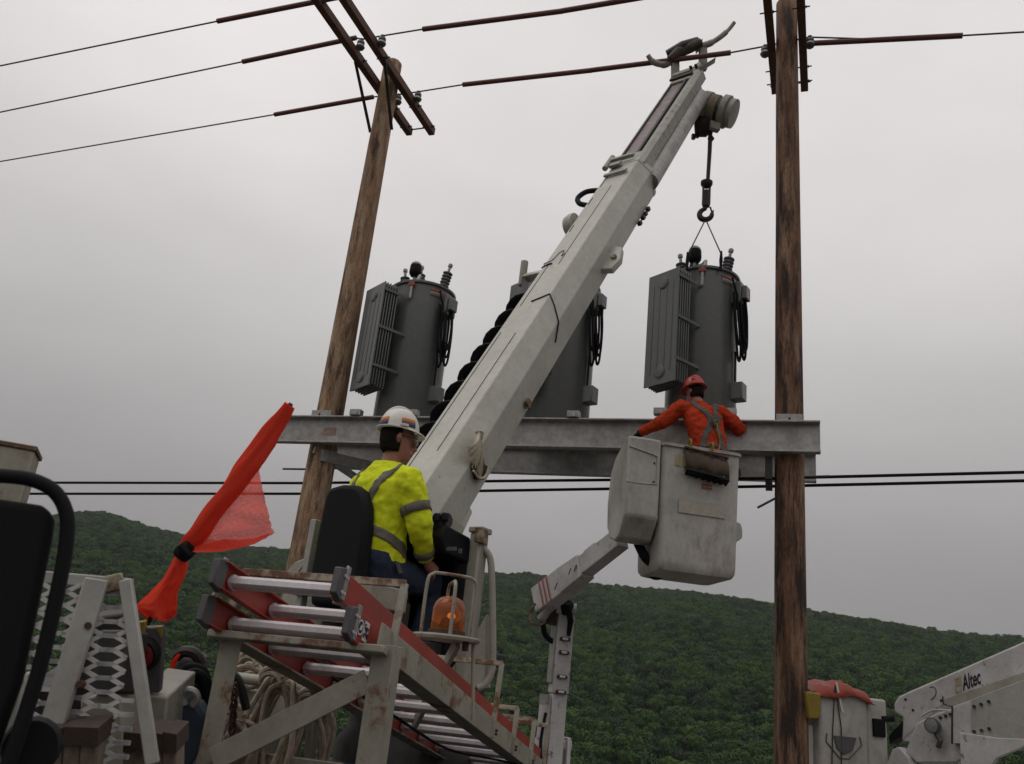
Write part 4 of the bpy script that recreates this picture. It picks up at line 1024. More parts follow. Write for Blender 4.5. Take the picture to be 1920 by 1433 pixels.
# booms
def taperbox(p, q, w0, h0, w1, h1, up, name, m_, par, bv=.01):
    p, q = V(p), V(q); d = (q - p).normalized(); s_ = d.cross(V(up)).normalized(); u = s_.cross(d)
    mb = MB(); mb.rings([[c + s_ * a * w + u * b * h for a, b in ((-.5, -.5), (.5, -.5), (.5, .5), (-.5, .5))] for c, w, h in ((p, w0, h0), (q, w1, h1))])
    return mb.build(name, m_, par, bevel=bv)
pA, pB, pC, pD = P(1165, 1010, 8.75), P(1098, 1062, 9.1), P(1060, 1092, 9.3), P(1012, 1128, 9.55)
ub = taperbox(pA, pB, .15, .19, .16, .20, Z, 'upper_boom', M['white2'], lift)
taperbox(pB, pC, .18, .24, .20, .28, Z, 'upper_boom_sleeve', M['white2'], ub)
taperbox(pC, pD, .19, .28, .19, .28, Z, 'upper_boom_base', M['white2'], ub)
MB().box(Fr(P(1108, 1045, 9.0), (pA - pB), (pA - pB).cross(Z), Z), -.10, .08, -.06, .03, -.02, .11).build('boom_bracket', M['white2'], ub, bevel=.008)
dr = (pC - pD).normalized()
for k in range(3):
    q = pD + (pC - pD) * (.36 + .14 * k)
    sd = dr.cross(Z).normalized()
    MB().box(Fr(q, dr, sd, sd.cross(dr)), -.008, .008, .110, .1125, -.15, .15).build('red_stripe', M['signred'], ub)
for k, (x, y) in enumerate(((1066, 1064), (1076, 1058), (1086, 1052), (1040, 1092))):
    q = P(x, y + 14, 9.05); MB().bar(q, q + (pA - pB).normalized() * .0 + V((.02, 0, .07)), .012, .01).build('boom_slot', M['dark'], ub)
# elbow
el = MB().prism([P(1010, 1118, 9.5), P(1040, 1120, 9.5), P(1066, 1134, 9.5), P(1066, 1160, 9.5), P(1045, 1176, 9.5), P(1012, 1168, 9.5), P(1002, 1140, 9.5)], FW * .18).build('elbow', M['grime'], lift, bevel=.01)
MB().tube(bez([P(1018, 1170, 9.45), P(1022, 1190, 9.45), P(1035, 1202, 9.45), P(1048, 1200, 9.45), P(1052, 1185, 9.45)], 6), .03, 9).build('elbow_hose', M['black'], el)
MB().tube(bez([P(1004, 1132, 9.4), P(996, 1145, 9.4), P(996, 1166, 9.4), P(1012, 1172, 9.4), P(1022, 1165, 9.4)], 6), .014, 7).build('elbow_hose', M['rusty'], el)
MB().cyl(P(1014, 1162, 9.4), P(1040, 1122, 9.4), .05, 14).build('elbow_cylinder', M['galv'], el)
MB().tube([P(1064, 1132, 9.4), P(1070, 1165, 9.4), P(1066, 1192, 9.4)], [.03, .035, .02], 9).build('elbow_hose', M['black'], el)
MB().ball(P(1062, 1138, 9.5), .09, sz=1.0).build('elbow_sheave', M['black'], el)
MB().cyl(P(1068, 1142, 9.5) - XA * .14, P(1068, 1142, 9.5) + XA * .07, .06, 16).build('elbow_pin', M['white2'], el)
lb_t = P(1058, 1150, 9.6); lbx, lby = lb_t.x, lb_t.y
zb_ = PV(1040, 1300, (lbx, lby)).z; zg = PV(1040, 1470, (lbx, lby)).z
lf_ = Fr((lbx, lby, 0), V((1, .15, 0)), V((-.15, 1, 0)), Z)
lo = MB().box(lf_, -.085, .09, -.11, .11, zb_, lb_t.z + .02).build('lower_boom', M['white2'], lift, bevel=.012)
MB().box(lf_, -.112, -.087, -.09, .10, zb_ + .1, lb_t.z - .15).build('lower_boom_side', M['white'], lo, bevel=.006)
for x, y in ((1058, 1200), (1056, 1225), (1053, 1270), (1051, 1298)):
    z = PV(x, y, (lbx, lby)).z
    MB().tube([lf_(-.055 + .11 * k / 6, -.128, z) for k in range(7)], [.014, .022, .022, .022, .022, .022, .014], 10).build('hand_slot', M['rustdark'], lo)
    MB().tube([lf_(-.03 + .06 * k / 3, -.134, z) for k in range(4)], .018, 8).build('slot_insert', M['alu'], lo)
MB().box(lf_, -.075, .08, -.09, .09, .30, zb_ - .004).build('lower_boom_inner', M['white2'], lo, bevel=.01)
MB().cyl(lf_(-.15, -.05, zb_ - .12), lf_(-.15, -.05, zb_ - .02), .055, 14).build('cylinder_cap', M['galv'], lo)
MB().cyl(lf_(-.16, -.05, zb_ - .85), lf_(-.15, -.05, zb_ - .12), .05, 14).build('lift_cylinder', M['white2'], lo)
MB().tube(bez([lf_(-.14, -.12, zb_ - .2), lf_(-.17, -.13, zb_ - .5), lf_(-.12, -.12, zb_ - .8)], 6), .016, 7).build('hydraulic_hose', M['black'], lo)
zj = PV(1042, 1400, (lbx, lby)).z
for s_ in (-.14, .12): MB().prism([lf_(s_, -.1, zj + .1), lf_(s_, .1, zj + .1), lf_(s_, .16, zj - .4), lf_(s_, -.16, zj - .4)], lf_.x * .035).build('base_cheek', M['white2'], lo, bevel=.01)
MB().cyl(lf_(-.2, 0, zj + .02), lf_(.18, 0, zj + .02), .05, 16).build('base_pin', M['white2'], lo)
MB().box(lf_, -.5, .5, -1.2, 1.8, .35, .72).build('truck_bed', M['white2'], lift, bevel=.02)
for s_ in (-.45, .45):
    for y in (-.8, 1.4):
        q = lf_(s_, y, .42); MB().tube([q - lf_.x * .12, q - lf_.x * .10, q + lf_.x * .10, q + lf_.x * .12], [.36, .42, .42, .36], 24).build('wheel', M['black'], lift)
# canvas tool apron on the bucket's front
ap = thing('tool_apron', 'stained brown canvas tool apron hooked over the rim of the bucket holding the worker', 'tool apron', KF(.40, -.05, -.15))
af = KF
rows = []
for i, (z, y) in enumerate(((-.035, -.03), (-.10, -.065), (-.16, -.075), (-.235, -.06))):
    rows.append([af(.20 + .43 * k / 14 + .008 * i, y + .012 - .008 * math.sin(k * 1.9 + i) - .008 * math.sin(math.pi * k / 14), z - .022 * math.sin(k * .9) * (i / 3) - .05 * k / 14) for k in range(15)])
MB().sheet(rows).build('apron_cloth', M['canvas'], ap, solid=.012)
rows = [[af(.21 + .42 * k / 14, -.05 - .02 * math.sin(math.pi * k / 14), -.225 - .05 * k / 14 - .012 * math.sin(k * 2.1)) for k in range(15)], [af(.205 + .43 * k / 14, -.10 - .03 * math.sin(math.pi * k / 14), -.262 - .05 * k / 14) for k in range(15)], [af(.22 + .41 * k / 14, -.03, -.285 - .05 * k / 14 + .01 * math.sin(k * 3)) for k in range(15)]]
MB().sheet(rows).build('apron_brush', M['black'], ap, solid=.02)
MB().tube([af(.20, -.045, -.03), af(.42, -.055, -.055), af(.64, -.045, -.075)], .014, 8).build('apron_rod', M['rustdark'], ap)
for x in (.25, .47):
    MB().tube(bez([af(x, -.05, -.04), af(x + .01, -.06, .03), af(x + .01, -.02, .055), af(x + .02, .03, .02)], 5), .011, 7).build('apron_hook', M['yellow'], ap)

# ------------------------------------------------------------------ second aerial truck, at the picture's lower edge
lf2 = thing('aerial_lift', 'white aerial lift truck with black lettering on its lowered boom, at the lower edge', 'aerial lift', V((4.3, 8.9, 0)))
W2 = 8.3
b2x = V((math.cos(R(14)), math.sin(R(14)), 0)); b2y = V((-b2x.y, b2x.x, 0))
Q0 = P(1536, 1297, W2); qf = Fr(Q0, b2x, b2y, Z)
wd = .53
mb = MB(); mb.rings([rrect(qf, .02, wd - .02, .02, .5, .06, -1.0), rrect(qf, .0, wd, .0, .52, .05, -.9), rrect(qf, 0, wd, 0, .52, .04, -.02), rrect(qf, -.015, wd + .015, -.015, .535, .045, -.018), rrect(qf, -.015, wd + .015, -.015, .535, .045, .0)])
bk2 = mb.build('bucket', M['fibre'], lf2, angle=35)
MB().box(qf, -.12, -.005, .08, .40, -1.0, -.30).build('bucket_side_pad', M['fibre'], bk2, bevel=.02)
MB().box(qf, wd + .01, wd + .24, .05, .40, -.62, .0).build('bucket_mount', M['fibre'], bk2, bevel=.02)
MB().prism([qf(wd + .02, .06, -.62), qf(wd + .235, .06, -.62), qf(wd + .235, .06, -.75), qf(wd + .10, .06, -.95), qf(wd + .02, .06, -.95)], b2y * .3).build('bucket_mount_foot', M['fibre'], bk2, bevel=.015)
MB().box(qf, wd + .07, wd + .20, .02, .052, -.34, -.18).build('latch', M['black'], bk2, bevel=.008)
MB().cyl(qf(wd + .18, .05, -.18), qf(wd + .32, .08, -.16), .03, 10).build('latch_rod', M['black'], bk2)
MB().tube([qf(.07, -.006, -.36), qf(.06, -.006, -.43), qf(.20, -.006, -.56), qf(.30, -.006, -.56), qf(.44, -.006, -.43), qf(.42, -.006, -.36)], .006, 6).build('pocket_outline', M['greyplastic'], bk2)
MB().prism([qf(.14, -.004, -.37), qf(.38, -.004, -.37), qf(.34, -.004, -.48), qf(.24, -.004, -.53), qf(.17, -.004, -.48)], b2y * -.012).build('pocket_panel', M['greyplastic'], bk2, bevel=.003)
for pts in ([qf(.16, -.02, .08), qf(.13, -.012, -.3), qf(.10, -.012, -.85)], [qf(.16, -.02, .08), qf(.22, -.012, -.3), qf(.21, -.012, -.75)]):
    MB().tube(pts, .0055, 6).build('tether', M['dark'], bk2)
MB().bar(qf(.17, -.02, .10), qf(.235, -.02, -.16), .02, .008, up=b2y).build('white_strap', M['sign'], bk2)
MB().box(qf, -.10, .60, -.06, .5, -1.06, -1.0).build('bucket_step', M['rusty'], bk2)
# orange cover crumpled over the rim
rows = []
for i in range(11):
    row = []
    for k in range(19):
        u, v = k / 18, i / 10
        edge = min(u, 1 - u) * 4; e2 = min(v, 1 - v) * 4
        hh = .075 * min(1, edge) * min(1, e2) + .03 * noise.noise(V((u * 5, v * 5, 1.7))) + .05 * math.exp(-((u - .55) / .22) ** 2)
        drop = -.055 if (i in (0, 10) or k in (0, 18)) else 0
        row.append(qf(-.09 + (wd + .14) * u, -.045 + .60 * v, hh + drop + .022 * noise.noise(V((u * 13, v * 13, 9)))))
    rows.append(row)
tag(MB().sheet(rows).build('bucket_cover', M['tarp'], loc=qf(.25, .25, .02), angle=75, solid=.006), 'crumpled orange red tarpaulin over the empty bucket beside the dark pole', 'cover')
yb = thing('tool_pouch', 'yellow plastic tool holder hanging on the side of the empty bucket', 'tool holder', qf(-.09, -.02, -.2))
MB().prism([qf(-.17, -.05, -.015), qf(-.012, -.05, -.015), qf(-.02, -.05, -.22), qf(-.05, -.05, -.25), qf(-.15, -.05, -.25)], b2y * .09).build('holder_body', M['yellow'], yb, bevel=.015)
MB().bar(qf(-.12, .0, -.02), qf(-.02, .03, .0), .03, .012).build('holder_hook', M['dark'], yb)
# booms: parallel plates in the plane of the lowered boom
U0, U1 = P(1700, 1340, 8.5), P(1960, 1235, 7.7)
ud = (U1 - U0); un = ud.cross(Z).normalized() * -1
if un.y < 0: un = -un
def up_(x, y): return PP(x, y, U0, un)
bm2 = MB().prism([up_(1676, 1318), up_(1684, 1306), up_(1700, 1298), up_(2160, 1098), up_(2160, 1199), up_(1815, 1327), up_(1768, 1323), up_(1720, 1365), up_(1690, 1390), up_(1692, 1345), up_(1676, 1335)], un * .24).build('boom', M['white2'], lf2, bevel=.02)
MB().tube([up_(1768, 1306) - un * .004, up_(1769, 1320) - un * .004, up_(1780, 1324) - un * .004, up_(1812, 1325) - un * .004], .006, 6).build('boom_edge', M['dark'], bm2)
MB().prism([up_(1769, 1313) - un * .01, up_(2150, 1183) - un * .01, up_(2150, 1203) - un * .01, up_(1815, 1326) - un * .01, up_(1778, 1323) - un * .01], un * .008).build('boom_underside_fairing', M['creamclean'], bm2)
q = up_(1746, 1300); MB().tube(arc(Fr(q - un * .004, ud.normalized(), Z, un), .055, -100, 100, 10), .004, 6).build('hatch_outline', M['greyplastic'], bm2)
for x, y in ((1698, 1312), (1712, 1332), (1765, 1314)):
    MB().cyl(up_(x, y) - un * .006, up_(x, y) + un * .002, .013, 10).build('bolt', M['dark'], bm2)
tx = ud.normalized(); ty = tx.cross(un) * -1
if ty.z < 0: ty = -ty
hx_ = (V((ud.x, ud.y, 0))).normalized()
tfz = Fr(up_(1820, 1277) - un * .004, (tx * .75 + hx_ * .25), Z, un * -1)
def mesh_text(body, o, xd, yd, nd, size, m_, parent, name='lettering', sx=.8, ext=.001):
    cu = bpy.data.curves.new(name, 'FONT'); cu.body = body; cu.size = size; cu.extrude = ext; cu.align_x = 'CENTER'; cu.align_y = 'CENTER'; cu.offset = size * .02
    t = bpy.data.objects.new(name + '_tmp', cu); col.objects.link(t)
    me = bpy.data.meshes.new_from_object(t.evaluated_get(bpy.context.evaluated_depsgraph_get()))
    bpy.data.objects.remove(t)
    mb = MB(); mb.v = [V(o) + V(xd) * v.co.x * sx + V(yd) * v.co.y + V(nd) * v.co.z for v in me.vertices]; mb.f = [tuple(p.vertices) for p in me.polygons]
    return mb.build(name, m_, parent, smooth=False)
mesh_text("24'", LF(.2590, .116, -.031), LM, LD * -1, LL, .046, M['ink'], lad)
mesh_text('Altec', up_(1822, 1276) - un * .003, tx, Z, un * -1, .185, M['ink'], bm2, sx=.46)
lg = up_(1797, 1285) - un * .006
lg_f = Fr(lg, tx, Z, un)
logo = MB()
for a, b, c, d in ((-.03, .03, .055, .07), (-.03, .03, .0, .015), (-.03, .03, -.06, -.045), (-.03, -.02, -.06, .07), (.02, .03, -.02, .07), (-.012, .012, .028, .04)):
    logo.box(lg_f, a, b, c, d, -.002 - abs(a) * .02, .001)
logo.build('logo', M['gold'], bm2)
# lower arm, pivot plates and work lamp
arm2 = MB().prism([up_(1740, 1433) - un * .20, up_(1718, 1412) - un * .20, up_(1740, 1358) - un * .20, up_(1778, 1340) - un * .20, up_(1830, 1325) - un * .20, up_(2140, 1210) - un * .20, up_(2140, 1400) - un * .20, up_(1860, 1400) - un * .2, up_(1815, 1433) - un * .20], un * .12).build('lower_arm', M['white2'], lf2, bevel=.015)
MB().prism([up_(1812, 1330) - un * .26, up_(1852, 1316) - un * .26, up_(1852, 1398) - un * .26, up_(1812, 1398) - un * .26], un * .05).build('arm_collar', M['white2'], arm2, bevel=.006)
MB().prism([up_(1850, 1317) - un * .285, up_(2130, 1214) - un * .285, up_(2130, 1402) - un * .285, up_(1850, 1385) - un * .285], un * .03).build('arm_plate', M['white'], arm2, bevel=.005)
MB().prism([up_(1835, 1378) - un * .34, up_(1905, 1388) - un * .34, up_(1985, 1392) - un * .34, up_(1905, 1425) - un * .34, up_(1880, 1460) - un * .34, up_(1838, 1460) - un * .34], un * .05).build('pivot_plate', M['white2'], arm2, bevel=.006)
MB().tube([up_(1813, 1330) - un * .265, up_(1813, 1398) - un * .265], .008, 6).build('collar_gap', M['dark'], arm2)
for x, y in ((1857, 1330), (1870, 1326), (1884, 1321), (1857, 1376), (1871, 1374), (1885, 1371), (1785, 1349), (1795, 1346), (1804, 1343)):
    q = up_(x, y) - un * (.29 if x > 1850 else .205)
    MB().cyl(q - un * .012, q, .014, 10).build('bolt', M['dark'], arm2)
q = up_(1780, 1365) - un * .30
wl = MB().tube([q + un * .10, q + un * .05, q, q - un * .02], [.03, .055, .07, .068], 20).build('work_lamp', M['greyplastic'], arm2)
MB().tube([q - un * .0205, q - un * .026], [.058, .05], 20).build('lamp_glass', M['glass'], wl)
MB().tube([up_(1784, 1378) - un * .28, up_(1792, 1392) - un * .27, up_(1786, 1404) - un * .25], [.022, .026, .022], 9).build('lamp_arm', M['greyplastic'], wl)
MB().tube(bez([up_(1752, 1346) - un * .22, up_(1775, 1336) - un * .24, up_(1800, 1336) - un * .22], 5), .009, 7).build('lamp_guard', M['white2'], arm2)
MB().prism([up_(1690, 1433) - un * .25, up_(1700, 1408) - un * .25, up_(1712, 1403) - un * .25, up_(1728, 1420) - un * .25, up_(1745, 1460) - un * .25, up_(1680, 1460) - un * .25], un * .12).build('arm_cover', M['white2'], arm2, bevel=.01)
MB().prism([up_(1665, 1380), up_(1692, 1352), up_(1692, 1378), up_(1668, 1395)], un * .15).build('bucket_link', M['black'], bm2, bevel=.008)
q = V((U1.x + .3, U1.y + .4, 0)); MB().box(Fr(q, tx * 1.0 - Z * tx.z, un, Z), -2.4, 1.5, -.6, 1.2, .5, 1.25).build('truck_bed', M['white2'], lf2, bevel=.02)
MB().tube([up_(1907, 1215) + un * .3, up_(1905, 1140) + un * .3], .003, 5).build('aerial', M['dark'], lf2)
for k in (-1.8, .9):
    c = q + (tx - Z * tx.z).normalized() * k - un * .55
    MB().tube([V((c.x, c.y, .48)) - un * .14, V((c.x, c.y, .48)) - un * .12, V((c.x, c.y, .48)) + un * .12, V((c.x, c.y, .48)) + un * .14], [.42, .48, .48, .42], 24).build('wheel', M['black'], lf2)
# ------------------------------------------------------------------ people
def cloth_tex(size, name):
    t = bpy.data.textures.new(name, 'CLOUDS'); t.noise_scale = size; t.noise_depth = 2; return t
TEX1, TEX2 = cloth_tex(.15, 'folds'), cloth_tex(.045, 'creases')
def skinned(mb, name, m_, parent, voxel=.011, smooth_it=6, folds=0):
    o = mb.build(name, m_, parent, smooth=True)
    rm = o.modifiers.new('remesh', 'REMESH'); rm.mode = 'VOXEL'; rm.voxel_size = voxel; rm.use_smooth_shade = True
    sm = o.modifiers.new('smooth', 'SMOOTH'); sm.factor = .5; sm.iterations = smooth_it
    if folds:
        for tx_, k in ((TEX1, 1.0), (TEX2, .6)):
            d = o.modifiers.new('fold', 'DISPLACE'); d.texture = tx_; d.texture_coords = 'LOCAL'; d.strength = folds * k; d.mid_level = .5
    return o
def ell(fr, c, a, b, n=18, pw=2.0, tilt=0):     # ellipse ring: centre (fwd,right,up), half sizes fwd / right
    o = []
    for k in range(n):
        t = 2 * math.pi * k / n; ca, sa = math.cos(t), math.sin(t)
        x = math.copysign(abs(ca) ** (2 / pw), ca) * a; y = math.copysign(abs(sa) ** (2 / pw), sa) * b
        o.append(fr(c[0] + x, c[1] + y, c[2] + tilt * x))
    return o
def headmesh(mb, H):                            # H: head frame, centre of the skull; x forward, y right, z up
    rg = []
    for z, f, b, w in ((-.135, .035, .005, .03), (-.122, .085, .02, .045), (-.10, .092, .035, .055), (-.07, .090, .060, .064), (-.035, .088, .082, .070), (0, .090, .094, .074), (.04, .094, .100, .077), (.08, .082, .092, .070), (.11, .055, .065, .05), (.125, .02, .03, .02)):
        ring = []
        for k in range(20):
            t = 2 * math.pi * k / 20; ca, sa = math.cos(t), math.sin(t)
            ring.append(H((f if ca > 0 else b) * ca, w * sa, z))
        rg.append(ring)
    mb.rings(rg)
    mb.tube([H(.082, 0, .02), H(.105, 0, -.02), H(.118, 0, -.042), H(.09, 0, -.052)], [.010, .013, .016, .012], 8)   # nose
    mb.tube([H(.086, -.03, -.078), H(.098, 0, -.076), H(.086, .03, -.078)], [.007, .010, .007], 8)                     # lips
    mb.tube([H(.085, -.045, .026), H(.095, 0, .024), H(.085, .045, .026)], [.009, .011, .009], 8)                      # brow
    for s_ in (-1, 1):                          # ears
        mb.tube([H(-.012, .074 * s_, -.035), H(-.016, .084 * s_, -.01), H(-.008, .082 * s_, .018)], [.010, .016, .010], 8)
def neck(mb, a, b, r=.058): mb.tube([a, a + (b - a) * .5, b], [r * 1.12, r, r], 14)
def hand(mb, w, d, up, curl=.6, right=True):    # wrist, pointing direction, back-of-hand normal
    d = V(d).normalized(); up = V(up); up = (up - d * up.dot(d)).normalized(); s_ = d.cross(up) * (1 if right else -1)
    mb.tube([w, w + d * .04, w + d * .085], [.027, .034, .036], 10)
    for k, (o, ln) in enumerate(((-.030, .070), (-.010, .082), (.010, .078), (.028, .062))):
        p = w + d * .085 + s_ * o
        pts = [p]; ang = 0
        for j in range(3):
            ang += curl * .75
            pts.append(pts[-1] + (d * math.cos(ang) - up * math.sin(ang)) * ln / 3)
        mb.tube(pts, [.0095, .009, .0085, .0075], 7)
    p = w + d * .03 - s_ * .03
    mb.tube([p, p + d * .03 - s_ * .022 - up * .012, p + d * .06 - s_ * .02 - up * .03], [.011, .010, .008], 7)
def helmet(par, H, m_, brim, nm='hard_hat', scale=1.0):
    dome = MB(); rg = []
    for i in range(11):
        t = i / 10 * math.pi / 2; z = .134 * math.sin(t) * scale; q = math.cos(t) ** .85 if i < 10 else .03
        ring = []
        for k in range(36):
            a = 2 * math.pi * k / 36
            ridge = 1 + .018 * math.exp(-(math.sin(a) / .22) ** 2) * (1 if i > 2 else 0)
            ring.append(H((.119 * math.cos(a) * q) * scale * ridge, .108 * math.sin(a) * q * scale, .05 + z * ridge))
        rg.append(ring)
    dome.rings(rg)
    o = dome.build(nm, m_, par, angle=60)
    # crown ridge and brim
    MB().tube([H(.106 * scale * math.cos(R(a)), 0, (.05) + .140 * scale * math.sin(R(a))) for a in range(25, 170, 8)], [.006] + [.014] * 17 + [.006], 8).build('crown_ridge', m_, o)
    br = []
    for k in range(40):
        a = 2 * math.pi * k / 40
        ext = brim + .030 * max(0, math.cos(a)) ** 2
        br.append((a, ext))
    MB().rings([[H(.116 * scale * math.cos(a), .104 * scale * math.sin(a), .054) for a, e in br], [H((.120 * scale + e) * math.cos(a), (.108 * scale + e) * math.sin(a), .046 - .012 * math.cos(a)) for a, e in br],
                [H((.120 * scale + e) * math.cos(a), (.108 * scale + e) * math.sin(a), .040 - .012 * math.cos(a)) for a, e in br], [H(.114 * scale * math.cos(a), .102 * scale * math.sin(a), .044) for a, e in br]], cap=False).build('brim', m_, o, angle=60)
    return o
def patch(par, H, a0, a1, z0, z1, m_, nm):      # sticker on the helmet's flank
    rows = []
    for i in range(4):
        zz = z0 + (z1 - z0) * i / 3; t = math.asin(min(zz / .134, .99)); q = math.cos(t) ** .85
        rows.append([H(.1215 * math.cos(R(a)) * q, .1105 * math.sin(R(a)) * q, .05 + zz) for a in [a0 + (a1 - a0) * k / 8 for k in range(9)]])
    MB().sheet(rows).build(nm, m_, par, solid=.0015)
def strip(par, target, path, width, nrm, m_, nm, off=.005):   # cloth band laid on a garment
    pts = bez(path, 8); rows = [[], [], []]
    for i, p in enumerate(pts):
        d = (pts[min(i + 1, len(pts) - 1)] - pts[max(i - 1, 0)]).normalized(); n = nrm(p); w = d.cross(n).normalized()
        for r_, k in zip(rows, (-.5, 0, .5)): r_.append(p + w * width * k)
    o = MB().sheet(rows).build(nm, m_, par)
    sb2 = o.modifiers.new('sub', 'SUBSURF'); sb2.levels = 1; sb2.render_levels = 1; sb2.subdivision_type = 'SIMPLE'
    sw = o.modifiers.new('wrap', 'SHRINKWRAP'); sw.target = target; sw.offset = off; sw.wrap_mode = 'OUTSIDE_SURFACE'
    sd = o.modifiers.new('solid', 'SOLIDIFY'); sd.thickness = .003; sd.offset = 1
    return o

# --- seated operator
TD0, TS0 = TD, TS
TD = V((math.sin(R(42)), math.cos(R(42)), 0)); TS = V((TD.y, -TD.x, 0))
HIP2 = P(704, 1050, 5.3)
FU = Fr(HIP2, TD, TS, Z)                       # upright frame for the legs
F_ = Fr(HIP2, TD, TS, Z - TD * .22)            # torso leaning back
op = thing('person', 'seated person in yellow high visibility shirt, jeans and white hard hat at the crane controls', 'person', HIP2)
SHR, SHL = F_(.085, .19, .455), F_(.085, -.20, .455)
ELR, WRR = F_(.09, .265, .215), F_(.20, .20, .03)
ELL_, WRL = F_(.24, -.27, .22), F_(.46, -.20, .12)
hdir = (TD * .88 + TS * .42).normalized(); hright = V((hdir.y, -hdir.x, 0))
HC = F_(.165, .02, .715)
HH = Fr(HC, hdir, hright, Z)
body = MB(); headmesh(body, HH)
neck(body, F_(.10, .0, .50), F_(.145, .01, .64))
body.rings([ell(F_, (.0, 0, -.04), .11, .14), ell(F_, (.03, 0, .2), .10, .14), ell(F_, (.07, 0, .42), .10, .16), ell(F_, (.09, 0, .52), .06, .08)])
for s_, e_, w_ in ((SHR, ELR, WRR), (SHL, ELL_, WRL)): body.tube([s_, e_, w_], [.042, .036, .027], 10)
hand(body, WRR + (WRR - ELR).normalized() * .01, (TD * .8 - Z * .5), TS + Z * .4, .7, True)
hand(body, WRL, TD * .9 - Z * .2, Z, .9, False)
skinned(body, 'body', M['skin'], op, .0085, 3)
sh = MB()
sh.rings([ell(F_, (.0, 0, -.03), .150, .180, pw=2.3), ell(F_, (.0, 0, .05), .152, .178, pw=2.3), ell(F_, (.012, 0, .14), .146, .178, pw=2.3), ell(F_, (.035, 0, .24), .148, .188, pw=2.3), ell(F_, (.055, 0, .34), .150, .200, pw=2.4), ell(F_, (.070, 0, .42), .138, .200, pw=2.5), ell(F_, (.085, 0, .48), .112, .168, pw=2.3), ell(F_, (.10, 0, .535), .085, .105), ell(F_, (.11, 0, .565), .072, .078)])
sh.tube([F_(.075, .12, .47), SHR, SHR + (ELR - SHR) * .35, SHR + (ELR - SHR) * .75, ELR, ELR + (WRR - ELR) * .3, ELR + (WRR - ELR) * .75, WRR], [.075, .088, .084, .076, .069, .067, .058, .050], 16)
sh.tube([F_(.075, -.12, .47), SHL, SHL + (ELL_ - SHL) * .4, ELL_, ELL_ + (WRL - ELL_) * .6, WRL], [.075, .088, .080, .068, .058, .050], 16)
shirt = skinned(sh, 'shirt', M['hivis'], op, .010, 6, .034)
hipn = F_(0, 0, .2)
def outn(fr, c): return lambda p: (p - fr(c[0], c[1], 0) - Z * (p - fr(c[0], c[1], 0)).z).normalized()
on_ = outn(F_, (.04, 0, 0))
strip(op, shirt, [F_(.14, .12, .56), F_(.03, .155, .535), F_(-.07, .12, .44), F_(-.12, .06, .30), F_(-.14, .0, .18)], .055, on_, M['band'], 'reflective_band')
strip(op, shirt, [F_(-.14, -.0, .18), F_(-.13, .07, .15), F_(-.08, .15, .12), F_(.01, .19, .08), F_(.10, .16, .03)], .055, on_, M['band'], 'reflective_band')
strip(op, shirt, [F_(.14, -.12, .56), F_(.03, -.155, .535), F_(-.07, -.14, .44), F_(-.12, -.08, .30), F_(-.14, -.0, .18)], .055, on_, M['band'], 'reflective_band')
def armband(c, d, r, w, nm):
    d = d.normalized(); u = d.orthogonal().normalized(); v = d.cross(u)
    rows = [[c + d * k + (u * math.cos(2 * math.pi * j / 22) + v * math.sin(2 * math.pi * j / 22)) * r for j in range(23)] for k in (-w / 2, 0, w / 2)]
    o = MB().sheet(rows).build(nm, M['band'], op)
    sw = o.modifiers.new('wrap', 'SHRINKWRAP'); sw.target = shirt; sw.offset = .005; sw.wrap_mode = 'OUTSIDE_SURFACE'
    sd = o.modifiers.new('solid', 'SOLIDIFY'); sd.thickness = .003; sd.offset = 1
armband(SHR + (ELR - SHR) * .72, ELR - SHR, .085, .05, 'sleeve_band')
armband(ELR + (WRR - ELR) * .80, WRR - ELR, .06, .045, 'cuff_band')
tr_ = MB()
tr_.rings([ell(F_, (-.02, 0, .035), .140, .170, pw=2.3), ell(F_, (-.02, 0, -.04), .150, .180, pw=2.4), ell(F_, (.0, 0, -.12), .150, .180, pw=2.4), ell(F_, (.02, 0, -.16), .11, .15)])
F0 = F_; F_ = FU
KNR, KNL = F_(.42, .09, -.07), F_(.46, -.14, -.04)
for hp_, kn, an in ((F_(.02, .10, -.075), KNR, F_(.28, .10, -.50)), (F_(.02, -.10, -.075), KNL, F_(.46, -.13, -.50))):
    tr_.tube([hp_, hp_ + (kn - hp_) * .5, kn - (kn - hp_) * .05], [.100, .088, .074], 14)
    tr_.tube([kn - (kn - hp_) * .06, kn + (an - kn) * .08, kn + (an - kn) * .45, an], [.072, .074, .066, .060], 14)
    MB().tube([an + Z * .02, an - Z * .05, an - Z * .085 + TD * .06, an - Z * .09 + TD * .18], [.050, .052, .052, .038], 12).build('boot', M['dark'], op)
skinned(tr_, 'trousers', M['jeans'], op, .011, 6, .022)
F_ = F0
MB().bar(F_(-.02, .195, -.02), F_(.0, .20, -.075), .012, .022).build('pocket_clip', M['greyplastic'], op)
hat = helmet(op, HH, M['helmet'], .010)
for a0, a1 in ((55, 100), (140, 188)):
    patch(hat, HH, a0, a1, .034, .058, M['orangelab'], 'sticker'); patch(hat, HH, a0, a1, .010, .034, M['bluelab'], 'sticker')
MB().box(HH, -.03, .02, .112, .124, .052, .068).build('hat_slot', M['helmet'], hat, bevel=.003)
hr = MB()
rg = []
for z, q in ((-.085, .74), (-.062, .90), (-.02, 1.0), (.02, 1.015), (.06, 1.0)):
    rg.append([HH((-.102 if math.cos(a) < 0 else -.02) * abs(math.cos(a)) * q, .078 * math.sin(a) * q, z) for a in [R(88 + 184 * k / 16) for k in range(17)]])
hr.sheet(rg).build('hair', M['hair'], op, solid=.006)
gl = MB().tube([HH(-.01, .082, .012), HH(.05, .083, .010), HH(.098, .066, .006)], .004, 6).build('spectacles', M['greyplastic'], op)
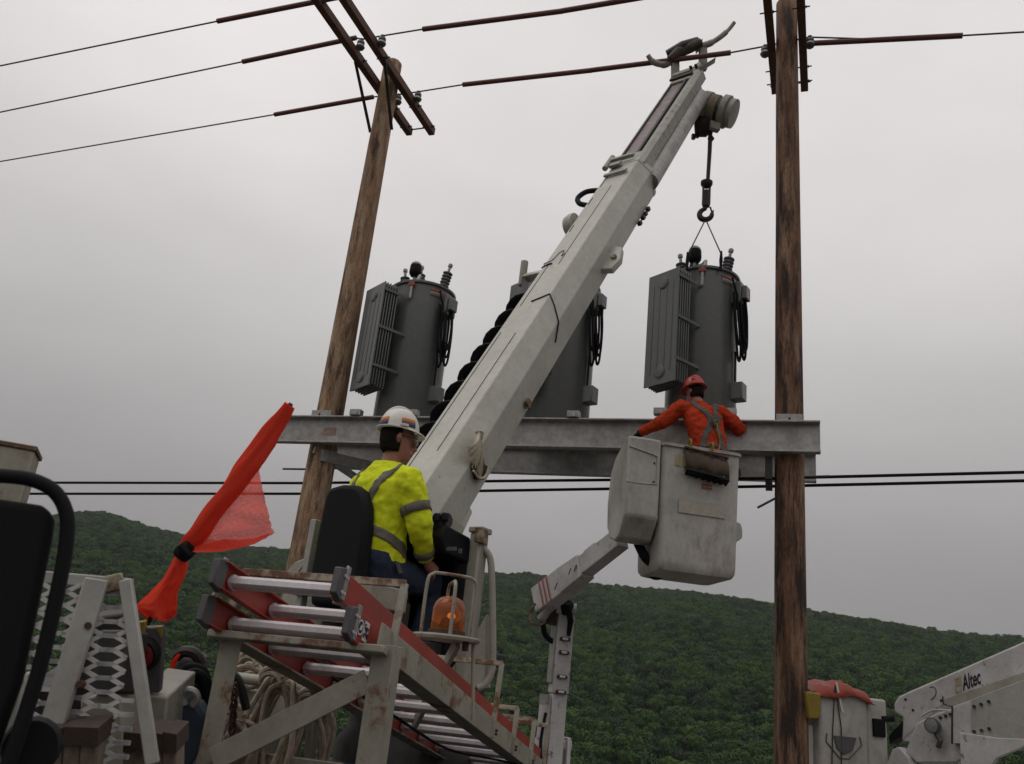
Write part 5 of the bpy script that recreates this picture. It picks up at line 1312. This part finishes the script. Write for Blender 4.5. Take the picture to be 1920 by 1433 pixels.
for s_ in (-1, 1): MB().tube(arc(Fr(HH(.104, .036 * s_, -.002), hright, Z, hdir), .026, 0, 330, 11), .003, 6, closed=True).build('lens_rim', M['alu'], gl)
MB().prism([HH(.112, .062, .012), HH(.112, .012, .012), HH(.112, .012, -.024), HH(.108, .058, -.024)], hdir * .002).build('lens', M['glass'], gl)

op.scale = (1.08, 1.08, 1.08); TD, TS = TD0, TS0
# --- lineman in the bucket
TD2 = V((-.10, 1, 0)).normalized(); TS2 = V((TD2.y, -TD2.x, 0))
H2 = P(1333, 862, 8.86)
G = Fr(H2, TD2, TS2, Z)
lm = thing('person', 'person in orange shirt, harness and orange hard hat leaning from the bucket to the beam', 'person', H2)
S2R, S2L = G(.13, .135, .56), G(.13, -.285, .55)
E2L, W2L = G(.20, -.46, .39), G(.42, -.64, .30)
E2R, W2R = G(.16, .36, .42), G(.44, .39, .40)
hd2 = (TD2 * .86 - TS2 * .5 - Z * .15).normalized(); hr2 = hd2.cross(Z).normalized(); hu2 = hr2.cross(hd2)
HC2 = G(.20, -.125, .765)
HH2 = Fr(HC2, hd2, hr2, hu2)
body = MB(); headmesh(body, HH2); neck(body, G(.13, -.085, .58), G(.17, -.11, .68), .055)
body.rings([ell(G, (0, 0, -.05), .11, .14), ell(G, (.03, -.02, .25), .10, .14), ell(G, (.11, -.07, .52), .09, .16), ell(G, (.13, -.08, .60), .06, .08)])
for s_, e_, w_ in ((S2R, E2R, W2R), (S2L, E2L, W2L)): body.tube([s_, e_, w_], [.042, .036, .028], 10)
for hx2 in (-.1, .1): body.tube([G(0, hx2, -.05), G(.02, hx2 * 1.1, -.42), G(.0, hx2 * 1.1, -.78)], [.08, .06, .045], 10)
skinned(body, 'body', M['skin'], lm, .010, 3)
gv = MB(); hand(gv, W2L - (W2L - E2L).normalized() * .02, (W2L - E2L).normalized() - Z * .35, Z, .9, False); hand(gv, W2R, TD2 - Z * .2, Z, .8, True)
gv.tube([W2L - (W2L - E2L) * .18, W2L], [.046, .04], 12); gv.tube([W2R - (W2R - E2R) * .15, W2R], [.046, .04], 12)
skinned(gv, 'gloves', M['black'], lm, .008, 2)
sh = MB()
sh.rings([ell(G, (-.01, .02, -.12), .135, .170, pw=2.3), ell(G, (0, .01, .05), .135, .170, pw=2.3), ell(G, (.03, -.02, .20), .135, .178, pw=2.3), ell(G, (.07, -.05, .35), .14, .195, pw=2.4), ell(G, (.10, -.065, .47), .135, .205, pw=2.5), ell(G, (.12, -.075, .545), .11, .175, pw=2.3), ell(G, (.135, -.083, .60), .085, .105), ell(G, (.145, -.09, .635), .070, .075)])
sh.tube([G(.12, .03, .55), S2R, S2R + (E2R - S2R) * .5, E2R, E2R + (W2R - E2R) * .4, W2R - (W2R - E2R) * .08], [.075, .085, .080, .072, .062, .052], 16)
sh.tube([G(.12, -.18, .55), S2L, S2L + (E2L - S2L) * .5, E2L, E2L + (W2L - E2L) * .5, W2L - (W2L - E2L) * .10], [.075, .085, .080, .072, .060, .050], 16)
shirt2 = skinned(sh, 'shirt', M['orangecloth'], lm, .010, 6, .038)
tr_ = MB()
tr_.rings([ell(G, (0, 0, .0), .13, .165), ell(G, (0, 0, -.12), .14, .17)])
for hx2 in (-.09, .09): tr_.tube([G(0, hx2, -.1), G(.02, hx2 * 1.1, -.45), G(0, hx2 * 1.1, -.84)], [.095, .075, .065], 12)
skinned(tr_, 'trousers', M['jeans'], lm, .013, 5, .02)
for hx2 in (-.1, .1): MB().tube([G(0, hx2, -.80), G(0, hx2, -.90), G(.16, hx2, -.915)], [.055, .055, .045], 12).build('boot', M['dark'], lm)
on2 = lambda p: -TD2
st = M['strap']
strip(lm, shirt2, [G(.10, .06, .64), G(-.02, .05, .54), G(-.10, .03, .40), G(-.12, .06, .22), G(-.11, .12, .02), G(-.10, .15, -.10)], .066, on2, st, 'harness_strap', .007)
strip(lm, shirt2, [G(.10, -.20, .63), G(-.01, -.14, .55), G(-.08, -.03, .40), G(-.11, -.10, .22), G(-.11, -.16, .06), G(-.05, -.19, -.06)], .066, on2, st, 'harness_strap', .007)
strip(lm, shirt2, [G(-.05, -.17, .06), G(-.13, -.08, .11), G(-.14, .02, .12), G(-.12, .12, .06), G(-.06, .17, .0)], .045, on2, st, 'harness_strap', .009)
MB().prism([G(-.095, -.05, .42), G(-.095, .07, .44), G(-.105, .04, .33), G(-.105, -.02, .32)], TD2 * -.012).build('harness_pad', st, lm, bevel=.006)
MB().tube(arc(Fr(G(-.115, .01, .36), TS2, Z, TD2), .022, 0, 330, 11), .006, 7, closed=True).build('harness_ring', M['yellow'], lm)
MB().tube(bez([G(-.12, .01, .34), G(-.14, .02, .25), G(-.14, .04, .14), G(-.16, .02, .06)], 5), .008, 6).build('lanyard', M['yellow'], lm)
hat2 = helmet(lm, HH2, M['orangehelmet'], .018)
MB().lathe(Fr(HH2(-.06, -.075, .115), hr2, hd2, (hu2 * .8 - hd2 * .45 - hr2 * .6)), [(.022, -.004), (.022, .004)], 14).build('sticker', M['helmet'], hat2)
rg = []
for z, q in ((-.075, .88), (-.05, .98), (.02, 1.03), (.055, 1.0)):
    rg.append([HH2((-.102 if math.cos(a) < 0 else -.02) * abs(math.cos(a)) * q, .078 * math.sin(a) * q, z) for a in [R(88 + 184 * k / 16) for k in range(17)]])
MB().sheet(rg).build('hair', M['hair'], lm, solid=.006)
# ------------------------------------------------------------------ truck bed and clutter below the rack
hd = V((LD.x, LD.y, 0)).normalized()
TF = Fr((LO.x, LO.y, 0), LL, hd, Z)            # across, along the truck, up
MB().box(TF, -1.9, .42, .35, 5.6, .70, .95).build('truck_deck', M['dark'], truck, bevel=.02)
MB().box(TF, -1.9, .40, -.6, .30, .55, .90).build('rear_platform', M['dark'], truck, bevel=.02)
for a0, y0 in ((-1.7, .8), (.18, .8), (-1.7, 4.4), (.18, 4.4)):
    q = TF(a0, y0, .5); MB().tube([q - LL * .15, q - LL * .12, q + LL * .12, q + LL * .15], [.43, .5, .5, .43], 28).build('wheel', M['black'], truck)
for x0, x1, y0, y1, z1, m_ in ((-1.75, -1.1, 1.0, 2.6, 1.52, 'creamclean'), (-.55, .30, 2.8, 4.4, 1.18, 'dark'), (-.95, -.35, 1.4, 2.7, 1.20, 'dark')):
    MB().box(TF, x0, x1, y0, y1, .951, z1).build('tool_bin', M[m_], truck, bevel=.015)
# cream pipe rail and brackets behind the legs
w1 = 3.7
MB().tube([P(420, 1268, w1), P(545, 1283, w1), P(592, 1300, w1)], .022, 12).build('pipe_rail', M['creamclean'], truck)
MB().bar(P(556, 1280, w1), P(610, 1320, w1), .03, .06).build('pipe_bracket', M['rusty'], truck, bevel=.004)
MB().box(Fr(P(440, 1322, 3.9), LL, hd, Z), -.16, .14, 0, .25, -.05, .07).build('rail_box', M['creamclean'], truck, bevel=.008)
MB().bar(P(400, 1343, 3.6), P(490, 1352, 3.6), .04, .035).build('hook_bar', M['creamclean'], truck, bevel=.004)
MB().tube(bez([P(430, 1262, 3.3), P(443, 1270, 3.3), P(452, 1290, 3.3), P(462, 1330, 3.3)], 6), .016, 9).build('hook_arm', M['dark'], truck)
MB().bar(P(588, 1330, 3.6), P(578, 1450, 3.6), .03, .05, up=hd).build('bed_stanchion', M['creamclean'], truck, bevel=.004)
MB().bar(P(722, 1340, 4.2), P(712, 1450, 4.2), .03, .06, up=hd).build('bed_stanchion', M['creamclean'], truck, bevel=.004)
MB().box(Fr(P(540, 1425, 3.4), LL, hd, Z), -.25, .22, 0, .03, -.03, .012).build('bed_edge', M['cream'], truck, bevel=.004)
# ropes hanging in coils, each laid rope strand on its own
def rope_loop(mb, c, w, h, tilt, k, r=.011):
    pts = []
    for i in range(28):
        a = 2 * math.pi * i / 28
        q = c + LL * (w * math.cos(a) + .012 * math.sin(3 * a + k)) + Z * (h * math.sin(a) - .35 * h * max(0, -math.sin(a)) ** 2) + hd * (.03 * math.sin(a + k * 1.7) + tilt * .01)
        pts.append(q)
    mb.tube(pts, r, 7, closed=True)
def rope(name, x, y, w, cw, ch, n, label):
    t = thing(name, label, 'rope', P(x, y, w), 'coiled ropes on the truck')
    for k in range(n):
        rr_ = random.Random(k * 7 + x)
        mb = MB(); rope_loop(mb, P(x + rr_.uniform(-10, 10), y + rr_.uniform(-8, 8), w + rr_.uniform(-.06, .06)), cw * rr_.uniform(.72, 1.1), ch * rr_.uniform(.82, 1.08), k, k)
        mb.build('rope_turn', M['rope'], t)
    mb = MB()
    for j in (0, 1): mb.tube(arc(Fr(P(x, y - ch * FPX / w * .92, w - .02) + Z * .02 * j, LL, Z, hd), .05, 20, 160, 8), .012, 7)
    mb.build('rope_tie', M['rope'], t)
    return t
rope('rope_coil', 505, 1372, 3.45, .085, .19, 9, 'thick beige rope hanging in a tall coil under the ladder rack')
rope('rope_coil', 433, 1392, 3.35, .055, .07, 6, 'small round coil of pale rope beside the front rack leg')
rope('rope_coil', 575, 1395, 3.6, .08, .16, 7, 'loose grey rope coil behind the diagonal rack brace')
rope('rope_coil', 462, 1268, 3.9, .06, .035, 4, 'short flat coil of rope lying on the cream pipe rail')
ch = thing('hanging_chain', 'rusty steel chain hanging beside the front rack leg', 'chain', P(436, 1310, 3.25))
for k in range(8):
    c = P(440 - k * .6, 1292 + k * 10.5, 3.25); u = LL if k % 2 else hd
    MB().tube([c + u * .012 * math.cos(a) + Z * .022 * math.sin(a) for a in [2 * math.pi * i / 12 for i in range(12)]], .0045, 6, closed=True).build('chain_link', M['rustdark'], ch)
# snatch block: blue hexagonal body on black hoses
sn = thing('snatch_block', 'worn blue steel snatch block hanging on black hoses left of the rack leg', 'pulley block', P(355, 1370, 2.9))
bq = lambda x, y: P(x, y, 2.9)
MB().prism([bq(338, 1324), bq(352, 1318), bq(368, 1322), bq(384, 1345), bq(386, 1380), bq(376, 1410), bq(362, 1440), bq(345, 1440), bq(331, 1400), bq(334, 1350)], FW * .07).build('block_cheek', M['blue'], sn, bevel=.012)
MB().tube([bq(336, 1352) - FW * .006, bq(332, 1400) - FW * .006, bq(346, 1438) - FW * .006, bq(362, 1438) - FW * .006, bq(376, 1412) - FW * .006], .005, 6).build('block_rim', M['galv'], sn)
MB().tube(bez([bq(346, 1322), bq(342, 1305), bq(352, 1294), bq(366, 1298), bq(370, 1312), bq(362, 1324)], 5), .012, 8).build('shackle', M['galv'], sn)
ho = thing('hose_bundle', 'bundle of thick black hoses looped over the truck side left of the rack leg', 'hoses', P(345, 1300, 3.05))
for k, pts in enumerate(([(312, 1400), (318, 1330), (336, 1285), (362, 1262), (385, 1275), (388, 1330)], [(322, 1410), (322, 1345), (340, 1300), (364, 1272), (384, 1290), (386, 1350)], [(305, 1420), (312, 1350), (326, 1292), (350, 1254), (380, 1258), (392, 1300)], [(330, 1420), (330, 1360), (345, 1315), (366, 1290), (380, 1305), (383, 1360)])):
    MB().tube(bez([P(x, y, 3.02 + .03 * k) for x, y in pts], 6), .017, 9).build('hose', M['black'], ho)
gp_ = thing('webbing_drum', 'dark grey drum of webbing beside the red flag edge above the hoses', 'webbing', P(350, 1245, 3.2))
MB().tube([P(335, 1250, 3.2), P(345, 1246, 3.2), P(372, 1250, 3.2), P(384, 1252, 3.2)], [.04, .052, .052, .04], 18).build('webbing_roll', M['greyplastic'], gp_)
MB().tube(bez([P(330, 1232, 3.14), P(345, 1222, 3.14), P(366, 1226, 3.14), P(380, 1246, 3.14)], 5), .02, 8).build('webbing_end', M['dark'], gp_)
rf = MB()
rf.sheet([[P(334, 1226, 3.1), P(322, 1240, 3.1), P(318, 1256, 3.1), P(314, 1276, 3.1)], [P(338, 1228, 3.12), P(330, 1243, 3.12), P(325, 1258, 3.12), P(326, 1280, 3.12)]])
tag(rf.build('warning_ribbon', M['flagcloth'], loc=P(322, 1256, 3.1), solid=.003, angle=70), 'short strip of fluorescent red cloth curling above the hoses', 'ribbon')
# rear lamp cluster: yellow bracket, grey plate and round red lens
lw = 2.75
lp_ = MB().prism([P(262, 1178, lw), P(302, 1176, lw), P(306, 1200, lw), P(298, 1300, lw), P(262, 1300, lw), P(250, 1250, lw)], FW * .03).build('lamp_plate', M['greyplastic'], truck, bevel=.004)
MB().prism([P(252, 1168, lw - .01), P(272, 1165, lw - .01), P(270, 1196, lw - .01), P(252, 1200, lw - .01)], FW * .02).build('lamp_bracket', M['yellow'], lp_, bevel=.003)
MB().prism([P(292, 1176, lw - .005), P(304, 1175, lw - .005), P(302, 1196, lw - .005)], FW * .01).build('lamp_bracket', M['yellow'], lp_)
q = P(266, 1228, lw - .02)
qf2 = Fr(q, CR, CU, -FW)
MB().lathe(qf2, [(.052, -.02), (.052, .0), (.046, .012), (.040, .012)], 24).build('lamp_rim', M['black'], lp_)
MB().lathe(qf2, [(.043, .0), (.042, .010), (.03, .018), (.005, .021)], 24).build('tail_lamp', M['lensred'], lp_)
MB().cyl(P(262, 1185, 2.9), P(272, 1181, 3.04), .012, 8).build('flag_socket', M['dark'], truck)
MB().bar(P(262, 1185, 2.9), P(280, 1290, 2.9), .03, .03, up=hd).build('flag_bracket', M['dark'], truck)
# cream box, white panels, timber blocks
MB().prism([P(255, 1300, 2.75), P(314, 1308, 2.75), P(303, 1440, 2.75), P(255, 1440, 2.75)], FW * .25).build('side_locker', M['creamclean'], truck, bevel=.006)
MB().prism([P(150, 1310, 2.6), P(225, 1300, 2.6), P(235, 1460, 2.6), P(150, 1460, 2.6)], FW * .2).build('side_locker', M['creamclean'], truck, bevel=.006)
MB().prism([P(40, 1290, 3.1), P(225, 1282, 3.1), P(225, 1470, 3.1), P(40, 1470, 3.1)], FW * .4).build('side_locker', M['dark'], truck, bevel=.006)
MB().prism([P(120, 1165, 2.9), P(232, 1150, 2.9), P(235, 1290, 2.9), P(110, 1295, 2.9)], FW * .1).build('equipment_case', M['dark'], truck, bevel=.01)
MB().box(Fr(P(205, 1220, 2.6), CR, Z, hd), -.05, .05, -.12, .06, 0, .1).build('valve_block', M['dark'], truck, bevel=.01)
for k, (x0, x1, y0) in enumerate(((84, 116, 1368), (119, 150, 1366), (151, 184, 1367))):
    o = MB().prism([P(x0, y0, 1.95), P(x1, y0 + 1, 1.95), P(x1 - 4, 1470, 1.95), P(x0 - 6, 1470, 1.95)], FW * .06).build('timber_block', M['timber'], None, bevel=.006, loc=P((x0 + x1) / 2, 1440, 2.0))
    tag(o, ('leftmost', 'middle', 'rightmost')[k] + ' of three short upright timber blocks under the mesh guard', 'timber block', 'timber blocks on the truck')
    MB().prism([P(x0 - .5, y0 - 3, 1.94), P(x1 + .5, y0 - 2, 1.94), P(x1 - 1, y0 + 33, 1.94), P(x0 - 2, y0 + 32, 1.94)], FW * .08).build('painted_shade_end', M['timber_shade'], o)  # upper end painted dark as if shaded, lower block left lighter
for k, (x0, x1) in enumerate(((232, 276), (278, 304), (306, 331))):
    o = MB().prism([P(x0, 1376, 2.1), P(x1, 1380, 2.1), P(x1 - 2, 1470, 2.1), P(x0 - 6, 1470, 2.1)], FW * .06).build('timber_block', M['timber'], None, bevel=.006, loc=P((x0 + x1) / 2, 1440, 2.15))
    tag(o, ('widest', 'middle', 'narrow last')[k] + ' of the grey timber blocks between the mesh guard and the blue block', 'timber block', 'timber blocks on the truck')
    MB().prism([P(x0 - .5, 1373, 2.09), P(x1 + .5, 1377, 2.09), P(x1 - .5, 1412, 2.09), P(x0 - 2, 1411, 2.09)], FW * .08).build('painted_shade_end', M['timber_shade'], o)  # same painted shade on the upper end
